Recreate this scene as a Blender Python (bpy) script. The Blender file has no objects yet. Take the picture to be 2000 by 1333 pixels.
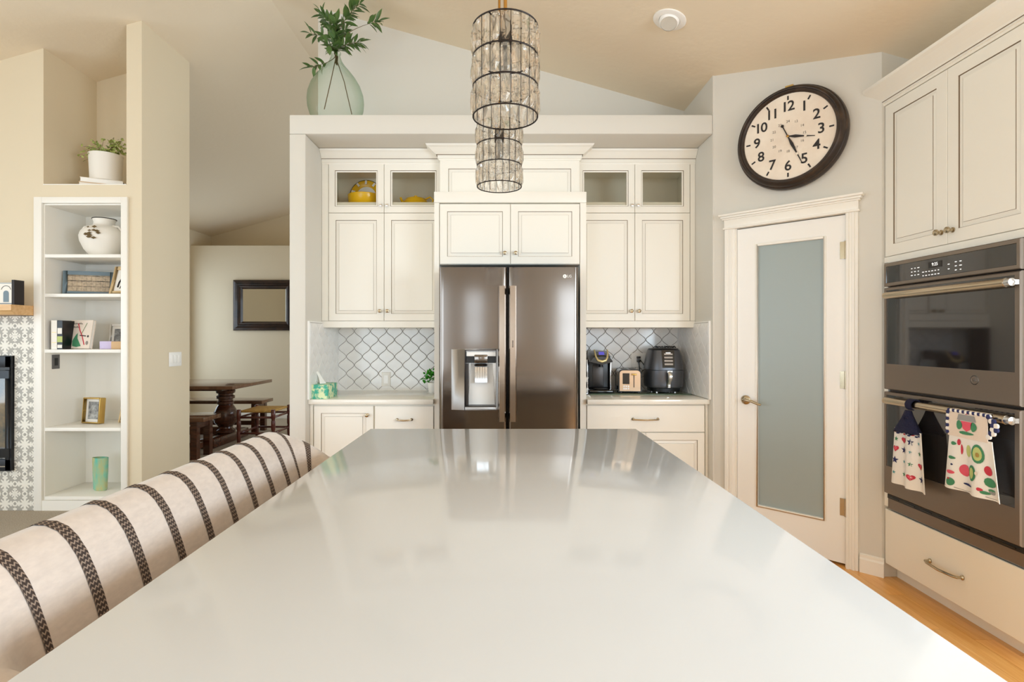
import bpy, bmesh, math, random
from mathutils import Vector, Matrix
random.seed(4)
S = bpy.context.scene
C = S.collection
PI = math.pi
# ---------------------------------------------------------------- camera (level, 19 mm, standing at the island's near end)
F, VX, VY, H = 1060.0, 980.0, 660.0, 1.331
def PX(px, Y): return (px - VX) / F * Y          # photo pixel + distance -> metres
def PZ(py, Y): return H - (py - VY) / F * Y
cd = bpy.data.cameras.new('camera'); cam = bpy.data.objects.new('camera', cd); C.objects.link(cam)
cam.location = (0, 0, H); cam.rotation_euler = (PI/2, 0, 0)
cd.sensor_width = 36; cd.lens = F / 2000 * 36; cd.clip_start = .02
cd.shift_x = (1000 - VX) / 2000; cd.shift_y = -(666.5 - VY) / 2000
S.camera = cam
# ---------------------------------------------------------------- world, daylight in the windows, exposure
w = bpy.data.worlds.new('World'); S.world = w; w.use_nodes = True
w.node_tree.nodes['Background'].inputs[0].default_value = (.80, .90, 1.0, 1)
w.node_tree.nodes['Background'].inputs[1].default_value = 1.6
def area(name, loc, rot, sx, sy, power, col=(1, 1, 1)):
    l = bpy.data.lights.new(name, 'AREA'); l.shape = 'RECTANGLE'; l.size = sx; l.size_y = sy; l.energy = power; l.color = col
    o = bpy.data.objects.new(name, l); C.objects.link(o); o.location = loc; o.rotation_euler = rot
    return o
DAY = (.735, .88, 1.0)
# windows: (x0,x1,z0,z1) in the rear wall, (y0,y1,z0,z1) in the left and right walls
REAR_Y, LEFT_X, RIGHT_X = -3.2, -5.13, 2.80
WIN_REAR = [(-4.7, -1.5, .06, 2.4), (-.85, -.15, 1.15, 2.25), (1.30, 2.55, .95, 2.35)]
WIN_LEFT = [(-2.4, -.2, .6, 2.5), (.6, 2.9, .6, 2.5), (7.25, 8.7, .5, 2.5)]
WIN_DINING_ADDED = [(5.6, 8.3, .6, 2.4)]  # added unseen window, lights the dining end wall more evenly
WIN_RIGHT = [(-2.5, 1.2, 1.0, 2.25)]  # unseen window, enlarged to brighten the column's right face
K = 1.0
for (a, b, c, d), p in zip(WIN_REAR, (105, 8, 34)):
    area('daylight', ((a+b)/2, REAR_Y-.16, (c+d)/2), (PI/2, 0, 0), b-a, d-c, p*K, DAY)
for (a, b, c, d), p in zip(WIN_LEFT, (62, 62, 24)):
    area('daylight', (LEFT_X-.16, (a+b)/2, (c+d)/2), (PI/2, 0, -PI/2), b-a, d-c, p*K, DAY)
for (a, b, c, d), p in zip(WIN_RIGHT, (240,)):
    area('daylight', (RIGHT_X+.16, (a+b)/2, (c+d)/2), (PI/2, 0, PI/2), b-a, d-c, p*K, DAY)
for (a, b, c, d), p in zip(WIN_DINING_ADDED, (90,)):  # lamp behind the added dining window
    area('daylight', (1.6+.16, (a+b)/2, (c+d)/2), (PI/2, 0, PI/2), b-a, d-c, p*K, DAY)
S.view_settings.view_transform = 'Standard'; S.view_settings.look = 'None'
S.view_settings.gamma = 1; S.view_settings.use_curve_mapping = False
S.view_settings.exposure = -0.24
S.cycles.max_bounces = 14; S.cycles.diffuse_bounces = 6; S.cycles.transmission_bounces = 10; S.cycles.transparent_max_bounces = 24
S.cycles.caustics_reflective = False; S.cycles.caustics_refractive = False
S.cycles.sample_clamp_indirect = 6

# ---------------------------------------------------------------- materials
def lin(c):
    return tuple(((v/255)/12.92 if v/255 <= .04045 else ((v/255+.055)/1.055)**2.4) for v in c) + (1,)
M = {}
def nd(t, typ, **kw):
    n = t.nodes.new(typ)
    for k, v in kw.items():
        if k.startswith('i_'): n.inputs[k[2:].replace('_', ' ')].default_value = v
        else: setattr(n, k, v)
    return n
def mat(name, rgb, rough=.5, metal=0., var=None, bump=None, coat=0., sheen=0., trans=0., ior=1.5, aniso=0., emit=None, stretch=None, spec=.5):
    m = bpy.data.materials.new(name); m.use_nodes = True; t = m.node_tree; b = t.nodes['Principled BSDF']
    b.inputs['Base Color'].default_value = lin(rgb); b.inputs['Roughness'].default_value = rough
    b.inputs['Metallic'].default_value = metal; b.inputs['IOR'].default_value = ior
    b.inputs['Coat Weight'].default_value = coat; b.inputs['Coat Roughness'].default_value = .05
    b.inputs['Sheen Weight'].default_value = sheen; b.inputs['Transmission Weight'].default_value = trans
    b.inputs['Specular IOR Level'].default_value = spec
    b.inputs['Anisotropic'].default_value = aniso
    if emit: b.inputs['Emission Color'].default_value = lin(rgb); b.inputs['Emission Strength'].default_value = emit
    if var or bump:
        tc = nd(t, 'ShaderNodeTexCoord'); mp = nd(t, 'ShaderNodeMapping')
        if stretch: mp.inputs['Scale'].default_value = stretch
        t.links.new(tc.outputs['Object'], mp.inputs[0])
    if var:      # (second colour, scale)
        n = nd(t, 'ShaderNodeTexNoise', i_Scale=var[1], i_Detail=5.0, i_Roughness=.6)
        t.links.new(mp.outputs[0], n.inputs['Vector'])
        r = nd(t, 'ShaderNodeValToRGB'); lo, hi = (var[2] if len(var) > 2 else (.35, .65))
        r.color_ramp.elements[0].position = lo; r.color_ramp.elements[1].position = hi
        r.color_ramp.elements[0].color = lin(rgb); r.color_ramp.elements[1].color = lin(var[0])
        t.links.new(n.outputs[0], r.inputs[0]); t.links.new(r.outputs[0], b.inputs['Base Color'])
    if bump:     # (scale, strength, distance)
        n2 = nd(t, 'ShaderNodeTexNoise', i_Scale=bump[0], i_Detail=4.0)
        t.links.new(mp.outputs[0], n2.inputs['Vector'])
        bp = nd(t, 'ShaderNodeBump', i_Strength=bump[1], i_Distance=bump[2])
        t.links.new(n2.outputs[0], bp.inputs['Height']); t.links.new(bp.outputs[0], b.inputs['Normal'])
    M[name] = m
    return m
mat('wall', (217, 213, 204), .85, bump=(60, .15, .002))
mat('wall_warm_lit', (225, 211, 185), .85, bump=(60, .15, .002))  # same paint as the other walls, warm light mixed into its colour
mat('ceiling', (234, 219, 195), .9, bump=(16, .35, .006))
mat('trim', (243, 239, 231), .35)
mat('cabinet', (243, 239, 229), .38)
mat('glaze', (128, 112, 92), .6)
mat('cab_inside', (226, 218, 200), .6)
mat('quartz', (208, 209, 210), .09, var=((205, 200, 192), 900, (.72, .78)), spec=.3)
mat('counter', (238, 234, 224), .1, var=((205, 198, 182), 300, (.6, .75)))
mat('tile', (247, 246, 244), .12, var=((238, 236, 234), 6))
mat('grout', (92, 76, 64), .8)
mat('steel', (126, 117, 110), .13, 1.0, aniso=.3)
mat('steel_handle', (186, 172, 160), .2, 1.0)
mat('steel_satin', (176, 174, 172), .42, .9)
mat('grout_light', (176, 170, 160), .8)
mat('steel_light', (215, 215, 215), .25, 1.0)
mat('steel_dark', (70, 66, 64), .35, .8)
mat('slate', (138, 126, 115), .38, .75)
mat('slate_glass', (36, 32, 31), .06, 0, coat=.6, spec=.7)
mat('oven_handle', (196, 180, 156), .22, 1.0)
mat('nickel', (188, 174, 148), .22, 1.0)
mat('chrome', (225, 225, 225), .06, 1.0)
mat('black', (18, 18, 19), .35)
mat('black_gloss', (14, 13, 14), .08, coat=.5)
mat('gap', (46, 32, 26), .7)
mat('bronze', (42, 34, 30), .45, .6)
mat('brass', (176, 132, 70), .3, 1.0)
mat('white', (246, 244, 240), .45)
mat('white_gloss', (248, 246, 242), .15)
mat('satin', (214, 199, 187), .32, sheen=.4, var=((204, 189, 178), 40), bump=(5, .12, .02), stretch=(1, 1, 3))
mat('oak', (224, 160, 84), .3, var=((238, 184, 110), 4), bump=(12, .05, .002), stretch=(14, 1, 1), coat=.2)
def plank_tint():
    t = M['oak'].node_tree; b = t.nodes['Principled BSDF']; src = b.inputs['Base Color'].links[0].from_socket
    oi = nd(t, 'ShaderNodeObjectInfo'); h = nd(t, 'ShaderNodeHueSaturation')
    v = nd(t, 'ShaderNodeMapRange'); v.inputs[3].default_value = .82; v.inputs[4].default_value = 1.1
    t.links.new(oi.outputs['Random'], v.inputs[0]); t.links.new(v.outputs[0], h.inputs['Value']); t.links.new(src, h.inputs['Color']); t.links.new(h.outputs[0], b.inputs['Base Color'])
plank_tint()
mat('oak_gap', (110, 64, 28), .6)
mat('carpet', (196, 184, 166), 1.0, var=((166, 152, 134), 120), bump=(180, .8, .01))
mat('walnut', (92, 50, 30), .25, var=((60, 30, 18), 5), stretch=(2, 10, 10), coat=.4)
mat('walnut_top', (122, 84, 58), .22, var=((96, 62, 42), 5), stretch=(2, 14, 2), coat=.5)
mat('stoolred', (88, 34, 22), .28, coat=.4)
mat('mirror', (235, 232, 222), .02, 1.0)
mat('mirror_frame', (62, 40, 27), .35, var=((30, 20, 15), 8), coat=.2)
mat('mantel', (228, 188, 136), .4, var=((212, 166, 110), 6), stretch=(1, 8, 8))
mat('clock_frame', (52, 41, 34), .42, .3, var=((84, 66, 52), 9, (.5, .75)), bump=(30, .4, .004))
mat('clock_face', (240, 228, 212), .55, var=((228, 212, 194), 5))
mat('ink', (34, 28, 26), .6)
mat('ink_soft', (128, 116, 104), .7)
mat('yellow', (242, 192, 30), .2)
mat('leaf', (66, 98, 48), .45, var=((112, 138, 74), 8))
mat('leaf_pale', (186, 194, 112), .5, var=((136, 152, 74), 20))
mat('leaf_bright', (70, 170, 40), .45, var=((40, 128, 24), 30))
mat('stem', (104, 84, 50), .6)
mat('teal', (110, 196, 176), .25, var=((196, 182, 120), 7), stretch=(3, 1, .8))
mat('tissue_box', (60, 176, 150), .5, var=((226, 236, 190), 26, (.45, .56)))
mat('navy', (22, 24, 58), .9, bump=(200, .9, .01))
mat('towel', (240, 236, 230), .9, bump=(300, .3, .003))
mat('towel_cream', (232, 216, 200), .9, bump=(300, .3, .003))
for n, c in dict(red=(198, 58, 76), blue=(44, 50, 96), green=(70, 138, 98), lime=(190, 200, 126), teal_ink=(70, 150, 160), pink=(226, 90, 110), grey_ink=(150, 150, 150)).items():
    mat('ink_' + n, c, .85)
mat('airfryer', (92, 94, 100), .3, .6)
mat('toaster_face', (206, 178, 150), .3, .85)
mat('cream_trim', (226, 206, 150), .3, .4)
mat('display', (90, 86, 190), .3, emit=.6)
mat('display_white', (235, 235, 235), .3, emit=1.0)
mat('green_mat', (110, 128, 108), .12)
mat('art_blue', (112, 130, 140), .5)
mat('art_print', (206, 184, 156), .7, var=((168, 150, 128), 60))
mat('wood_light', (218, 188, 140), .5, var=((200, 168, 118), 12))
mat('gold', (206, 170, 96), .3, .7)
mat('photo_grey', (190, 190, 186), .4, var=((90, 90, 92), 22))
mat('paper', (240, 234, 224), .7)
mat('lilac', (206, 192, 222), .6)
mat('book_tan', (212, 176, 132), .6)
mat('fire_black', (40, 42, 46), .3, .4)
mat('fire_glass', (70, 84, 92), .05, coat=.8, var=((150, 130, 100), 5))
mat('outlet_grey', (96, 94, 94), .4)
mat('lamp_lens', (206, 200, 188), .4)
mat('rush', (206, 168, 96), .8, var=((170, 128, 62), 30), bump=(60, .8, .01))
mat('plaster_pot', (236, 230, 220), .55)
mat('soil', (60, 46, 34), .9)

def glass_mat(name, rgb, rough=0., ior=1.5):
    m = bpy.data.materials.new(name); m.use_nodes = True; t = m.node_tree; t.nodes.clear()
    o = nd(t, 'ShaderNodeOutputMaterial'); g = nd(t, 'ShaderNodeBsdfGlass'); g.inputs['Color'].default_value = lin(rgb)
    g.inputs['Roughness'].default_value = rough; g.inputs['IOR'].default_value = ior
    t.links.new(g.outputs[0], o.inputs[0]); M[name] = m
def thin_glass(name, rgb, gloss=.06, edge=None):
    m = bpy.data.materials.new(name); m.use_nodes = True; t = m.node_tree; t.nodes.clear()
    o = nd(t, 'ShaderNodeOutputMaterial'); a = nd(t, 'ShaderNodeBsdfTransparent'); b = nd(t, 'ShaderNodeBsdfGlossy'); x = nd(t, 'ShaderNodeMixShader')
    lw = nd(t, 'ShaderNodeLayerWeight', i_Blend=.25)
    pw_ = nd(t, 'ShaderNodeMath', operation='POWER'); pw_.inputs[1].default_value = 2.2; t.links.new(lw.outputs['Facing'], pw_.inputs[0])
    a.inputs['Color'].default_value = lin(rgb); b.inputs['Roughness'].default_value = gloss
    if edge:
        mx = nd(t, 'ShaderNodeMix', data_type='RGBA'); mx.inputs[6].default_value = lin(rgb); mx.inputs[7].default_value = lin(edge)
        t.links.new(lw.outputs['Facing'], mx.inputs[0]); t.links.new(mx.outputs[2], a.inputs['Color'])
    t.links.new(pw_.outputs[0], x.inputs[0]); t.links.new(a.outputs[0], x.inputs[1]); t.links.new(b.outputs[0], x.inputs[2]); t.links.new(x.outputs[0], o.inputs[0]); M[name] = m
def crystal_mat():
    glass_mat('crystal', (255, 253, 250), 0., 1.45); t = M['crystal'].node_tree
    g = [n for n in t.nodes if n.type == 'BSDF_GLASS'][0]; o = [n for n in t.nodes if n.type == 'OUTPUT_MATERIAL'][0]
    a = nd(t, 'ShaderNodeBsdfTransparent'); x = nd(t, 'ShaderNodeMixShader'); x.inputs[0].default_value = .62
    t.links.new(a.outputs[0], x.inputs[1]); t.links.new(g.outputs[0], x.inputs[2]); t.links.new(x.outputs[0], o.inputs[0])
crystal_mat()
thin_glass('pane', (248, 248, 246), .03)
thin_glass('green_glass', (250, 252, 250), .04, (172, 204, 178))
def frosted():
    m = mat('frosted', (196, 210, 210), .32, trans=.35, spec=.4)
frosted()

def node_math(t, op, a, b=None):
    n = nd(t, 'ShaderNodeMath', operation=op)
    for i, v in enumerate((a, b)):
        if v is None: continue
        if isinstance(v, (int, float)): n.inputs[i].default_value = v
        else: t.links.new(v, n.inputs[i])
    return n.outputs[0]
def pattern_tile_material():
    """encaustic-look tile print: pale flowers on grey, repeating once per 0.152 m tile"""
    m = bpy.data.materials.new('pattern_tile'); m.use_nodes = True; t = m.node_tree; b = t.nodes['Principled BSDF']; b.inputs['Roughness'].default_value = .5
    tc = nd(t, 'ShaderNodeTexCoord'); sp = nd(t, 'ShaderNodeSeparateXYZ'); t.links.new(tc.outputs['Object'], sp.inputs[0])
    A = lambda op, a, b_=None: node_math(t, op, a, b_)
    x = A('DIVIDE', sp.outputs[0], .152); z = A('DIVIDE', sp.outputs[2], .152)
    def flower(x, z, R):
        r = A('SQRT', A('ADD', A('MULTIPLY', x, x), A('MULTIPLY', z, z)))
        th = A('ARCTAN2', z, x)
        c4 = A('ABSOLUTE', A('COSINE', A('MULTIPLY', th, 2)))
        s4 = A('ABSOLUTE', A('SINE', A('MULTIPLY', th, 2)))
        lim = A('MULTIPLY', A('ADD', A('MULTIPLY', A('POWER', c4, 4), .95), A('MULTIPLY', A('POWER', s4, 5), .7)), R)
        inside = A('LESS_THAN', r, lim)
        # barbs near the petal tips
        ax, az = A('ABSOLUTE', x), A('ABSOLUTE', z)
        bx = A('MULTIPLY', A('LESS_THAN', A('ABSOLUTE', A('SUBTRACT', ax, R*.7)), R*.11), A('LESS_THAN', az, R*.3))
        bz = A('MULTIPLY', A('LESS_THAN', A('ABSOLUTE', A('SUBTRACT', az, R*.7)), R*.11), A('LESS_THAN', ax, R*.3))
        return A('MAXIMUM', inside, A('MAXIMUM', bx, bz))
    f1 = flower(x, z, .43)
    x2 = A('SUBTRACT', A('ABSOLUTE', x), .5); z2 = A('SUBTRACT', A('ABSOLUTE', z), .5)
    f2 = flower(x2, z2, .33)
    rx = A('SQRT', A('ADD', A('MULTIPLY', x2, x2), A('MULTIPLY', z, z)))
    ring = A('LESS_THAN', A('ABSOLUTE', A('SUBTRACT', rx, .11)), .035)
    rz = A('SQRT', A('ADD', A('MULTIPLY', x, x), A('MULTIPLY', z2, z2)))
    ring2 = A('LESS_THAN', A('ABSOLUTE', A('SUBTRACT', rz, .11)), .035)
    f = A('MAXIMUM', A('MAXIMUM', f1, f2), A('MAXIMUM', ring, ring2))
    mx = nd(t, 'ShaderNodeMix', data_type='RGBA'); t.links.new(f, mx.inputs[0])
    mx.inputs[6].default_value = lin((176, 172, 164)); mx.inputs[7].default_value = lin((240, 236, 226))
    t.links.new(mx.outputs[2], b.inputs['Base Color']); M['pattern_tile'] = m
pattern_tile_material()
def band_material():
    """dark woven trim with a zigzag weave; object Z/Y coordinates"""
    m = bpy.data.materials.new('band'); m.use_nodes = True; t = m.node_tree; b = t.nodes['Principled BSDF']; b.inputs['Roughness'].default_value = .7
    uv = nd(t, 'ShaderNodeUVMap'); sp = nd(t, 'ShaderNodeSeparateXYZ'); t.links.new(uv.outputs[0], sp.inputs[0])
    A = lambda op, a, b_=None: node_math(t, op, a, b_)
    zig = A('PINGPONG', A('MULTIPLY', sp.outputs[0], 3.0), .5)
    v = A('FRACT', A('ADD', A('MULTIPLY', sp.outputs[1], 95.0), zig))
    f = A('LESS_THAN', v, .34)
    mx = nd(t, 'ShaderNodeMix', data_type='RGBA'); t.links.new(f, mx.inputs[0])
    mx.inputs[6].default_value = lin((58, 44, 38)); mx.inputs[7].default_value = lin((150, 130, 114))
    bp = nd(t, 'ShaderNodeBump', i_Strength=.6, i_Distance=.002); t.links.new(v, bp.inputs['Height']); t.links.new(bp.outputs[0], b.inputs['Normal'])
    t.links.new(mx.outputs[2], b.inputs['Base Color']); M['band'] = m
band_material()

# ---------------------------------------------------------------- mesh helpers
def wm(o):
    m = o.matrix_basis.copy()
    while o.parent: o = o.parent; m = o.matrix_basis @ m
    return m
class MB:
    """collects shapes; build() links them as ONE mesh object (coordinates are the parent's local ones unless world=True)"""
    def __init__(s): s.v, s.f, s.m, s.sm, s.uv = [], [], [], [], {}
    def add(s, vs, fs, mi=0, smooth=False):
        o = len(s.v); s.v += [tuple(p) for p in vs]
        for f in fs: s.f.append(tuple(i+o for i in f)); s.m.append(mi); s.sm.append(smooth)
        return s
    def box(s, x0, x1, y0, y1, z0, z1, mi=0):
        return s.add([(x0,y0,z0),(x1,y0,z0),(x1,y1,z0),(x0,y1,z0),(x0,y0,z1),(x1,y0,z1),(x1,y1,z1),(x0,y1,z1)],
                     [(0,3,2,1),(4,5,6,7),(0,1,5,4),(1,2,6,5),(2,3,7,6),(3,0,4,7)], mi)
    def prism(s, poly, a0, a1, axis='y', mi=0):
        n = len(poly)
        def P(p, a):
            return (p[0], a, p[1]) if axis == 'y' else ((a, p[0], p[1]) if axis == 'x' else (p[0], p[1], a))
        return s.add([P(p, a0) for p in poly] + [P(p, a1) for p in poly],
                     [tuple(range(n))[::-1], tuple(range(n, 2*n))] + [(i, (i+1) % n, n+(i+1) % n, n+i) for i in range(n)], mi)
    def loft(s, loops, mi=0, smooth=True, closed=True, cap=True):
        n = len(loops[0]); vs = [p for l in loops for p in l]; fs = []
        for k in range(len(loops)-1):
            for i in range(n if closed else n-1):
                j = (i+1) % n; fs.append((k*n+i, k*n+j, (k+1)*n+j, (k+1)*n+i))
        s.add(vs, fs, mi, smooth)
        if cap and closed:
            s.add(loops[0], [tuple(range(n))[::-1]], mi); s.add(loops[-1], [tuple(range(n))], mi)
        return s
    def lathe(s, prof, c=(0,0,0), seg=28, axis='z', mi=0, cap=True, smooth=True, sx=1., sy=1., ph=0.):
        L = []
        for r, z in prof:
            l = []
            for i in range(seg):
                a = 2*PI*i/seg + ph; x, y = r*math.cos(a)*sx, r*math.sin(a)*sy
                l.append((c[0]+x, c[1]+y, c[2]+z) if axis == 'z' else ((c[0]+x, c[1]+z, c[2]+y) if axis == 'y' else (c[0]+z, c[1]+x, c[2]+y)))
            L.append(l)
        return s.loft(L, mi, smooth, True, cap)
    def tube(s, pts, r, seg=8, mi=0, closed=False, cap=True):
        pts = [Vector(p) for p in pts]; n = len(pts); L = []; up = None
        for i, p in enumerate(pts):
            if closed: d = pts[(i+1) % n] - pts[i-1]
            else: d = pts[min(i+1, n-1)] - pts[max(i-1, 0)]
            d.normalize()
            if up is None:
                up = Vector((0,0,1)) if abs(d.z) < .9 else Vector((1,0,0))
            a = d.cross(up)
            if a.length < 1e-5: a = d.orthogonal()
            a.normalize(); b = a.cross(d).normalized(); up = b
            rr = r[i] if isinstance(r, (list, tuple)) else r
            L.append([tuple(p + (a*math.cos(2*PI*k/seg) + b*math.sin(2*PI*k/seg))*rr) for k in range(seg)])
        if closed: L.append(L[0])
        return s.loft(L, mi, True, True, cap and not closed)
    def nested(s, x0, x1, z0, z1, prof, fill=True):
        """rectangular relief facing -y: prof = [(inset, y, material)], lofted from the rim to the middle"""
        L = [[(x0+i, y, z0+i), (x1-i, y, z0+i), (x1-i, y, z1-i), (x0+i, y, z1-i)] for i, y, _ in prof]
        for k in range(len(L)-1): s.loft([L[k], L[k+1]], prof[k+1][2], False, True, False)
        s.add(L[0], [(0, 1, 2, 3)], 0)
        if fill: s.add(L[-1], [(3, 2, 1, 0)], 0)
        return s
    def mesh(s, name, mats, bevel=0., segs=2, inv=None, smooth_all=False):
        me = bpy.data.meshes.new(name)
        vs = [tuple(inv @ Vector(p)) for p in s.v] if inv else s.v
        me.from_pydata(vs, [], s.f)
        for m in (mats if isinstance(mats, (list, tuple)) else [mats]): me.materials.append(M[m])
        for p, mi, sm in zip(me.polygons, s.m, s.sm): p.material_index = mi; p.use_smooth = sm or smooth_all
        bm = bmesh.new(); bm.from_mesh(me)
        bmesh.ops.remove_doubles(bm, verts=bm.verts, dist=1e-6)
        bmesh.ops.recalc_face_normals(bm, faces=bm.faces)
        if bevel:
            ed = [e for e in bm.edges if len(e.link_faces) == 2 and e.calc_face_angle(0) > .6]
            bmesh.ops.bevel(bm, geom=ed, offset=bevel, segments=segs, affect='EDGES', profile=.5, clamp_overlap=True)
            for f in bm.faces: f.smooth = True
        for e in bm.edges:
            if len(e.link_faces) == 2 and e.calc_face_angle(0) > .7: e.smooth = False
        bm.to_mesh(me); bm.free()
        return me
    def build(s, name, mats, parent=None, bevel=0., segs=2, world=False, loc=None, rot=None, smooth_all=False):
        inv = wm(parent).inverted() if (world and parent) else None
        o = bpy.data.objects.new(name, s.mesh(name, mats, bevel, segs, inv, smooth_all)); C.objects.link(o)
        if parent: o.parent = parent
        if loc: o.location = loc
        if rot: o.rotation_euler = rot
        return o
def tag(o, label, cat=None, group=None, kind=None):
    o['label'] = label
    if cat: o['category'] = cat
    if group: o['group'] = group
    if kind: o['kind'] = kind
    return o
def thing(name, label, cat, loc=(0,0,0), rz=0., group=None):
    o = bpy.data.objects.new(name, None); C.objects.link(o); o.location = loc; o.rotation_euler = (0, 0, rz); o.empty_display_size = .05
    return tag(o, label, cat, group)
def struct(name, mb, mats, label, bevel=0.):
    o = mb.build(name, mats, bevel=bevel); o['kind'] = 'structure'; o['label'] = label; o['category'] = name.split('_')[0]
    return o
def share(name, me, parent, loc=(0,0,0), rot=(0,0,0), scale=None):
    o = bpy.data.objects.new(name, me); C.objects.link(o); o.parent = parent; o.location = loc; o.rotation_euler = rot
    if scale: o.scale = scale
    return o
_txt = {}
def text_mesh(body, size, mat_name, depth=.0015, align='CENTER', bold=0., space=1.):
    key = (body, size, mat_name, align)
    if key in _txt: return _txt[key]
    cu = bpy.data.curves.new('txt', 'FONT'); cu.body = body; cu.size = size; cu.extrude = depth; cu.align_x = align; cu.align_y = 'CENTER'; cu.resolution_u = 3; cu.offset = bold; cu.space_character = space
    o = bpy.data.objects.new('txt', cu); C.objects.link(o)
    dg = bpy.context.evaluated_depsgraph_get(); me = bpy.data.meshes.new_from_object(o.evaluated_get(dg))
    bpy.data.objects.remove(o); bpy.data.curves.remove(cu)
    me.materials.clear(); me.materials.append(M[mat_name]); _txt[key] = me
    return me
def arc(cx, cy, r, a0, a1, n):
    return [(cx+r*math.cos(a0+(a1-a0)*i/n), cy+r*math.sin(a0+(a1-a0)*i/n)) for i in range(n+1)]
# ================================================================ THE SETTING
RIDGE = -1.85
def ceil_z(x): return 3.521 - .283*x if x > RIDGE else 4.568 + .283*x
def wall_poly(u0, u1, z0, top):
    """outline of a wall strip whose top follows the ceiling"""
    pts = [(u0, z0), (u1, z0), (u1, top(u1))]
    if u0 < RIDGE < u1 and top is ceil_z: pts.append((RIDGE, top(RIDGE)))
    return pts + [(u0, top(u0))]
def holed(mb, u0, u1, a0, a1, axis, top, holes):
    cuts = sorted(holes); u = u0
    for (a, b, c, d) in cuts:
        if a > u: mb.prism(wall_poly(u, a, 0, top), a0, a1, axis)
        mb.prism([(a, 0), (b, 0), (b, c), (a, c)], a0, a1, axis)
        mb.prism(wall_poly(a, b, d, top), a0, a1, axis); u = b
    mb.prism(wall_poly(u, u1, 0, top), a0, a1, axis)
XL_IN, XL_OUT, XR = -1.334, -1.445, 1.435         # niche side walls
YF, YB, YUP = 3.69, 4.40, 4.27                     # niche front, niche back, wall above the ledge
SOF0, LEDGE = 2.717, 2.849
PC = (1.445, 3.69); PE = (2.115, 3.02)             # pantry wall ends (45 degrees)
YBK, XCOL = 4.19, -2.779                           # bookcase wall
YDIN, YDIN2 = 8.94, 9.58

# ceiling : two sloping planes with a ridge
y0, y1 = REAR_Y, YDIN2 + .15
struct('ceiling', MB().prism([(LEFT_X-.15, ceil_z(LEFT_X-.15)), (RIDGE, ceil_z(RIDGE)), (RIGHT_X+.15, ceil_z(RIGHT_X+.15)),
        (RIGHT_X+.15, ceil_z(RIGHT_X+.15)+.12), (RIDGE, ceil_z(RIDGE)+.12), (LEFT_X-.15, ceil_z(LEFT_X-.15)+.12)], y0, y1, 'y'), 'ceiling', 'tan vaulted ceiling with a ridge and two sloping planes')
# floors
fl = struct('floor', MB().box(-1.9, RIGHT_X, REAR_Y, 4.45, -.08, -.012), 'oak_gap', 'oak plank kitchen floor beside the island')
pw = .083; k = 0
x = -1.9
lens = [1.35, .95, 1.6, 1.15]
while x < 2.75:
    y = .25 - (k*.37 % 1.1); j = k
    while y < 4.45:
        L = lens[j % 4]; ya, yb = max(y, .05), min(y+L, 4.45 if x < -1.445 else 3.69); j += 1; y += L
        if yb-ya < .05: continue
        me = MB().box(-pw/2+.0006, pw/2-.0006, -(yb-ya)/2+.0006, (yb-ya)/2-.0006, -.012, random.uniform(-.0006, 0)).mesh('plank', 'oak')
        share('plank', me, fl, (x+pw/2, (ya+yb)/2, 0))
    x += pw; k += 1
MB().box(-1.9, RIGHT_X, REAR_Y, .05, -.012, -.001).build('plank_field', 'oak', fl)
struct('floor_carpet', MB().prism([(LEFT_X, REAR_Y), (-1.9, REAR_Y), (-1.9, 4.45), (1.6, 4.45), (1.6, YDIN2), (LEFT_X, YDIN2)], -.08, 0, 'z'), 'carpet', 'beige carpet of the living and dining rooms')
# back of the niche, soffit, side walls
wb = struct('wall_back', MB().box(XL_OUT, 1.60, YB, YB+.10, 0, SOF0), 'wall', 'back wall of the kitchen niche')
struct('wall_niche_left', MB().box(XL_OUT, XL_IN, YF, YB, 0, SOF0), 'wall', 'pale wall end left of the cabinet niche', .008)
struct('wall_niche_right', MB().prism(wall_poly(XR, XR+.0105, 0, ceil_z), YF, YB, 'y').prism(wall_poly(XR+.0105, XR+.11, 0, ceil_z), YF+.10, YB, 'y'), 'wall', 'pale wall right of the cabinet niche')
struct('wall_soffit', MB().box(XL_OUT, XR, YF, YUP, SOF0, LEDGE), 'wall', 'soffit beam with plant ledge over the cabinets', .008)
struct('wall_upper', MB().prism(wall_poly(XL_OUT, XR, SOF0, ceil_z), YUP, YB+.1, 'y'), 'wall', 'pale wall above the plant ledge')
# pantry wall at 45 degrees, with its door opening (local x runs to the right along the wall, -y faces the room)
R2 = math.sqrt(2); PW = (PE[0]-PC[0])*R2
DX0, DX1, DTOP = .1066*R2-.012, .5455*R2+.012, 2.06
pw_mb = MB()
def ptop(u): return ceil_z(PC[0]+u/R2)
pw_mb.prism([(0, 0), (DX0, 0), (DX0, ptop(DX0)), (0, ptop(0))], 0, .10, 'y')
pw_mb.prism([(DX0, DTOP), (DX1, DTOP), (DX1, ptop(DX1)), (DX0, ptop(DX0))], 0, .10, 'y')
pw_mb.prism([(DX1, 0), (PW, 0), (PW, ptop(PW)), (DX1, ptop(DX1))], 0, .10, 'y')
pwall = struct('wall_pantry', pw_mb, 'wall', 'angled pale wall holding the pantry door and clock')
pwall.location = (PC[0], PC[1], 0); pwall.rotation_euler = (0, 0, -PI/4)
struct('wall_right', MB().prism(wall_poly(PE[0], RIGHT_X+.1, 0, ceil_z), PE[1], PE[1]+.1, 'y'), 'wall', 'short pale wall behind the oven cabinet')
m = MB(); holed(m, REAR_Y, PE[1], RIGHT_X, RIGHT_X+.12, 'x', lambda u: ceil_z(RIGHT_X), WIN_RIGHT)
struct('wall_kitchen_side', m, 'wall', 'kitchen side wall with an unseen window')
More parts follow.
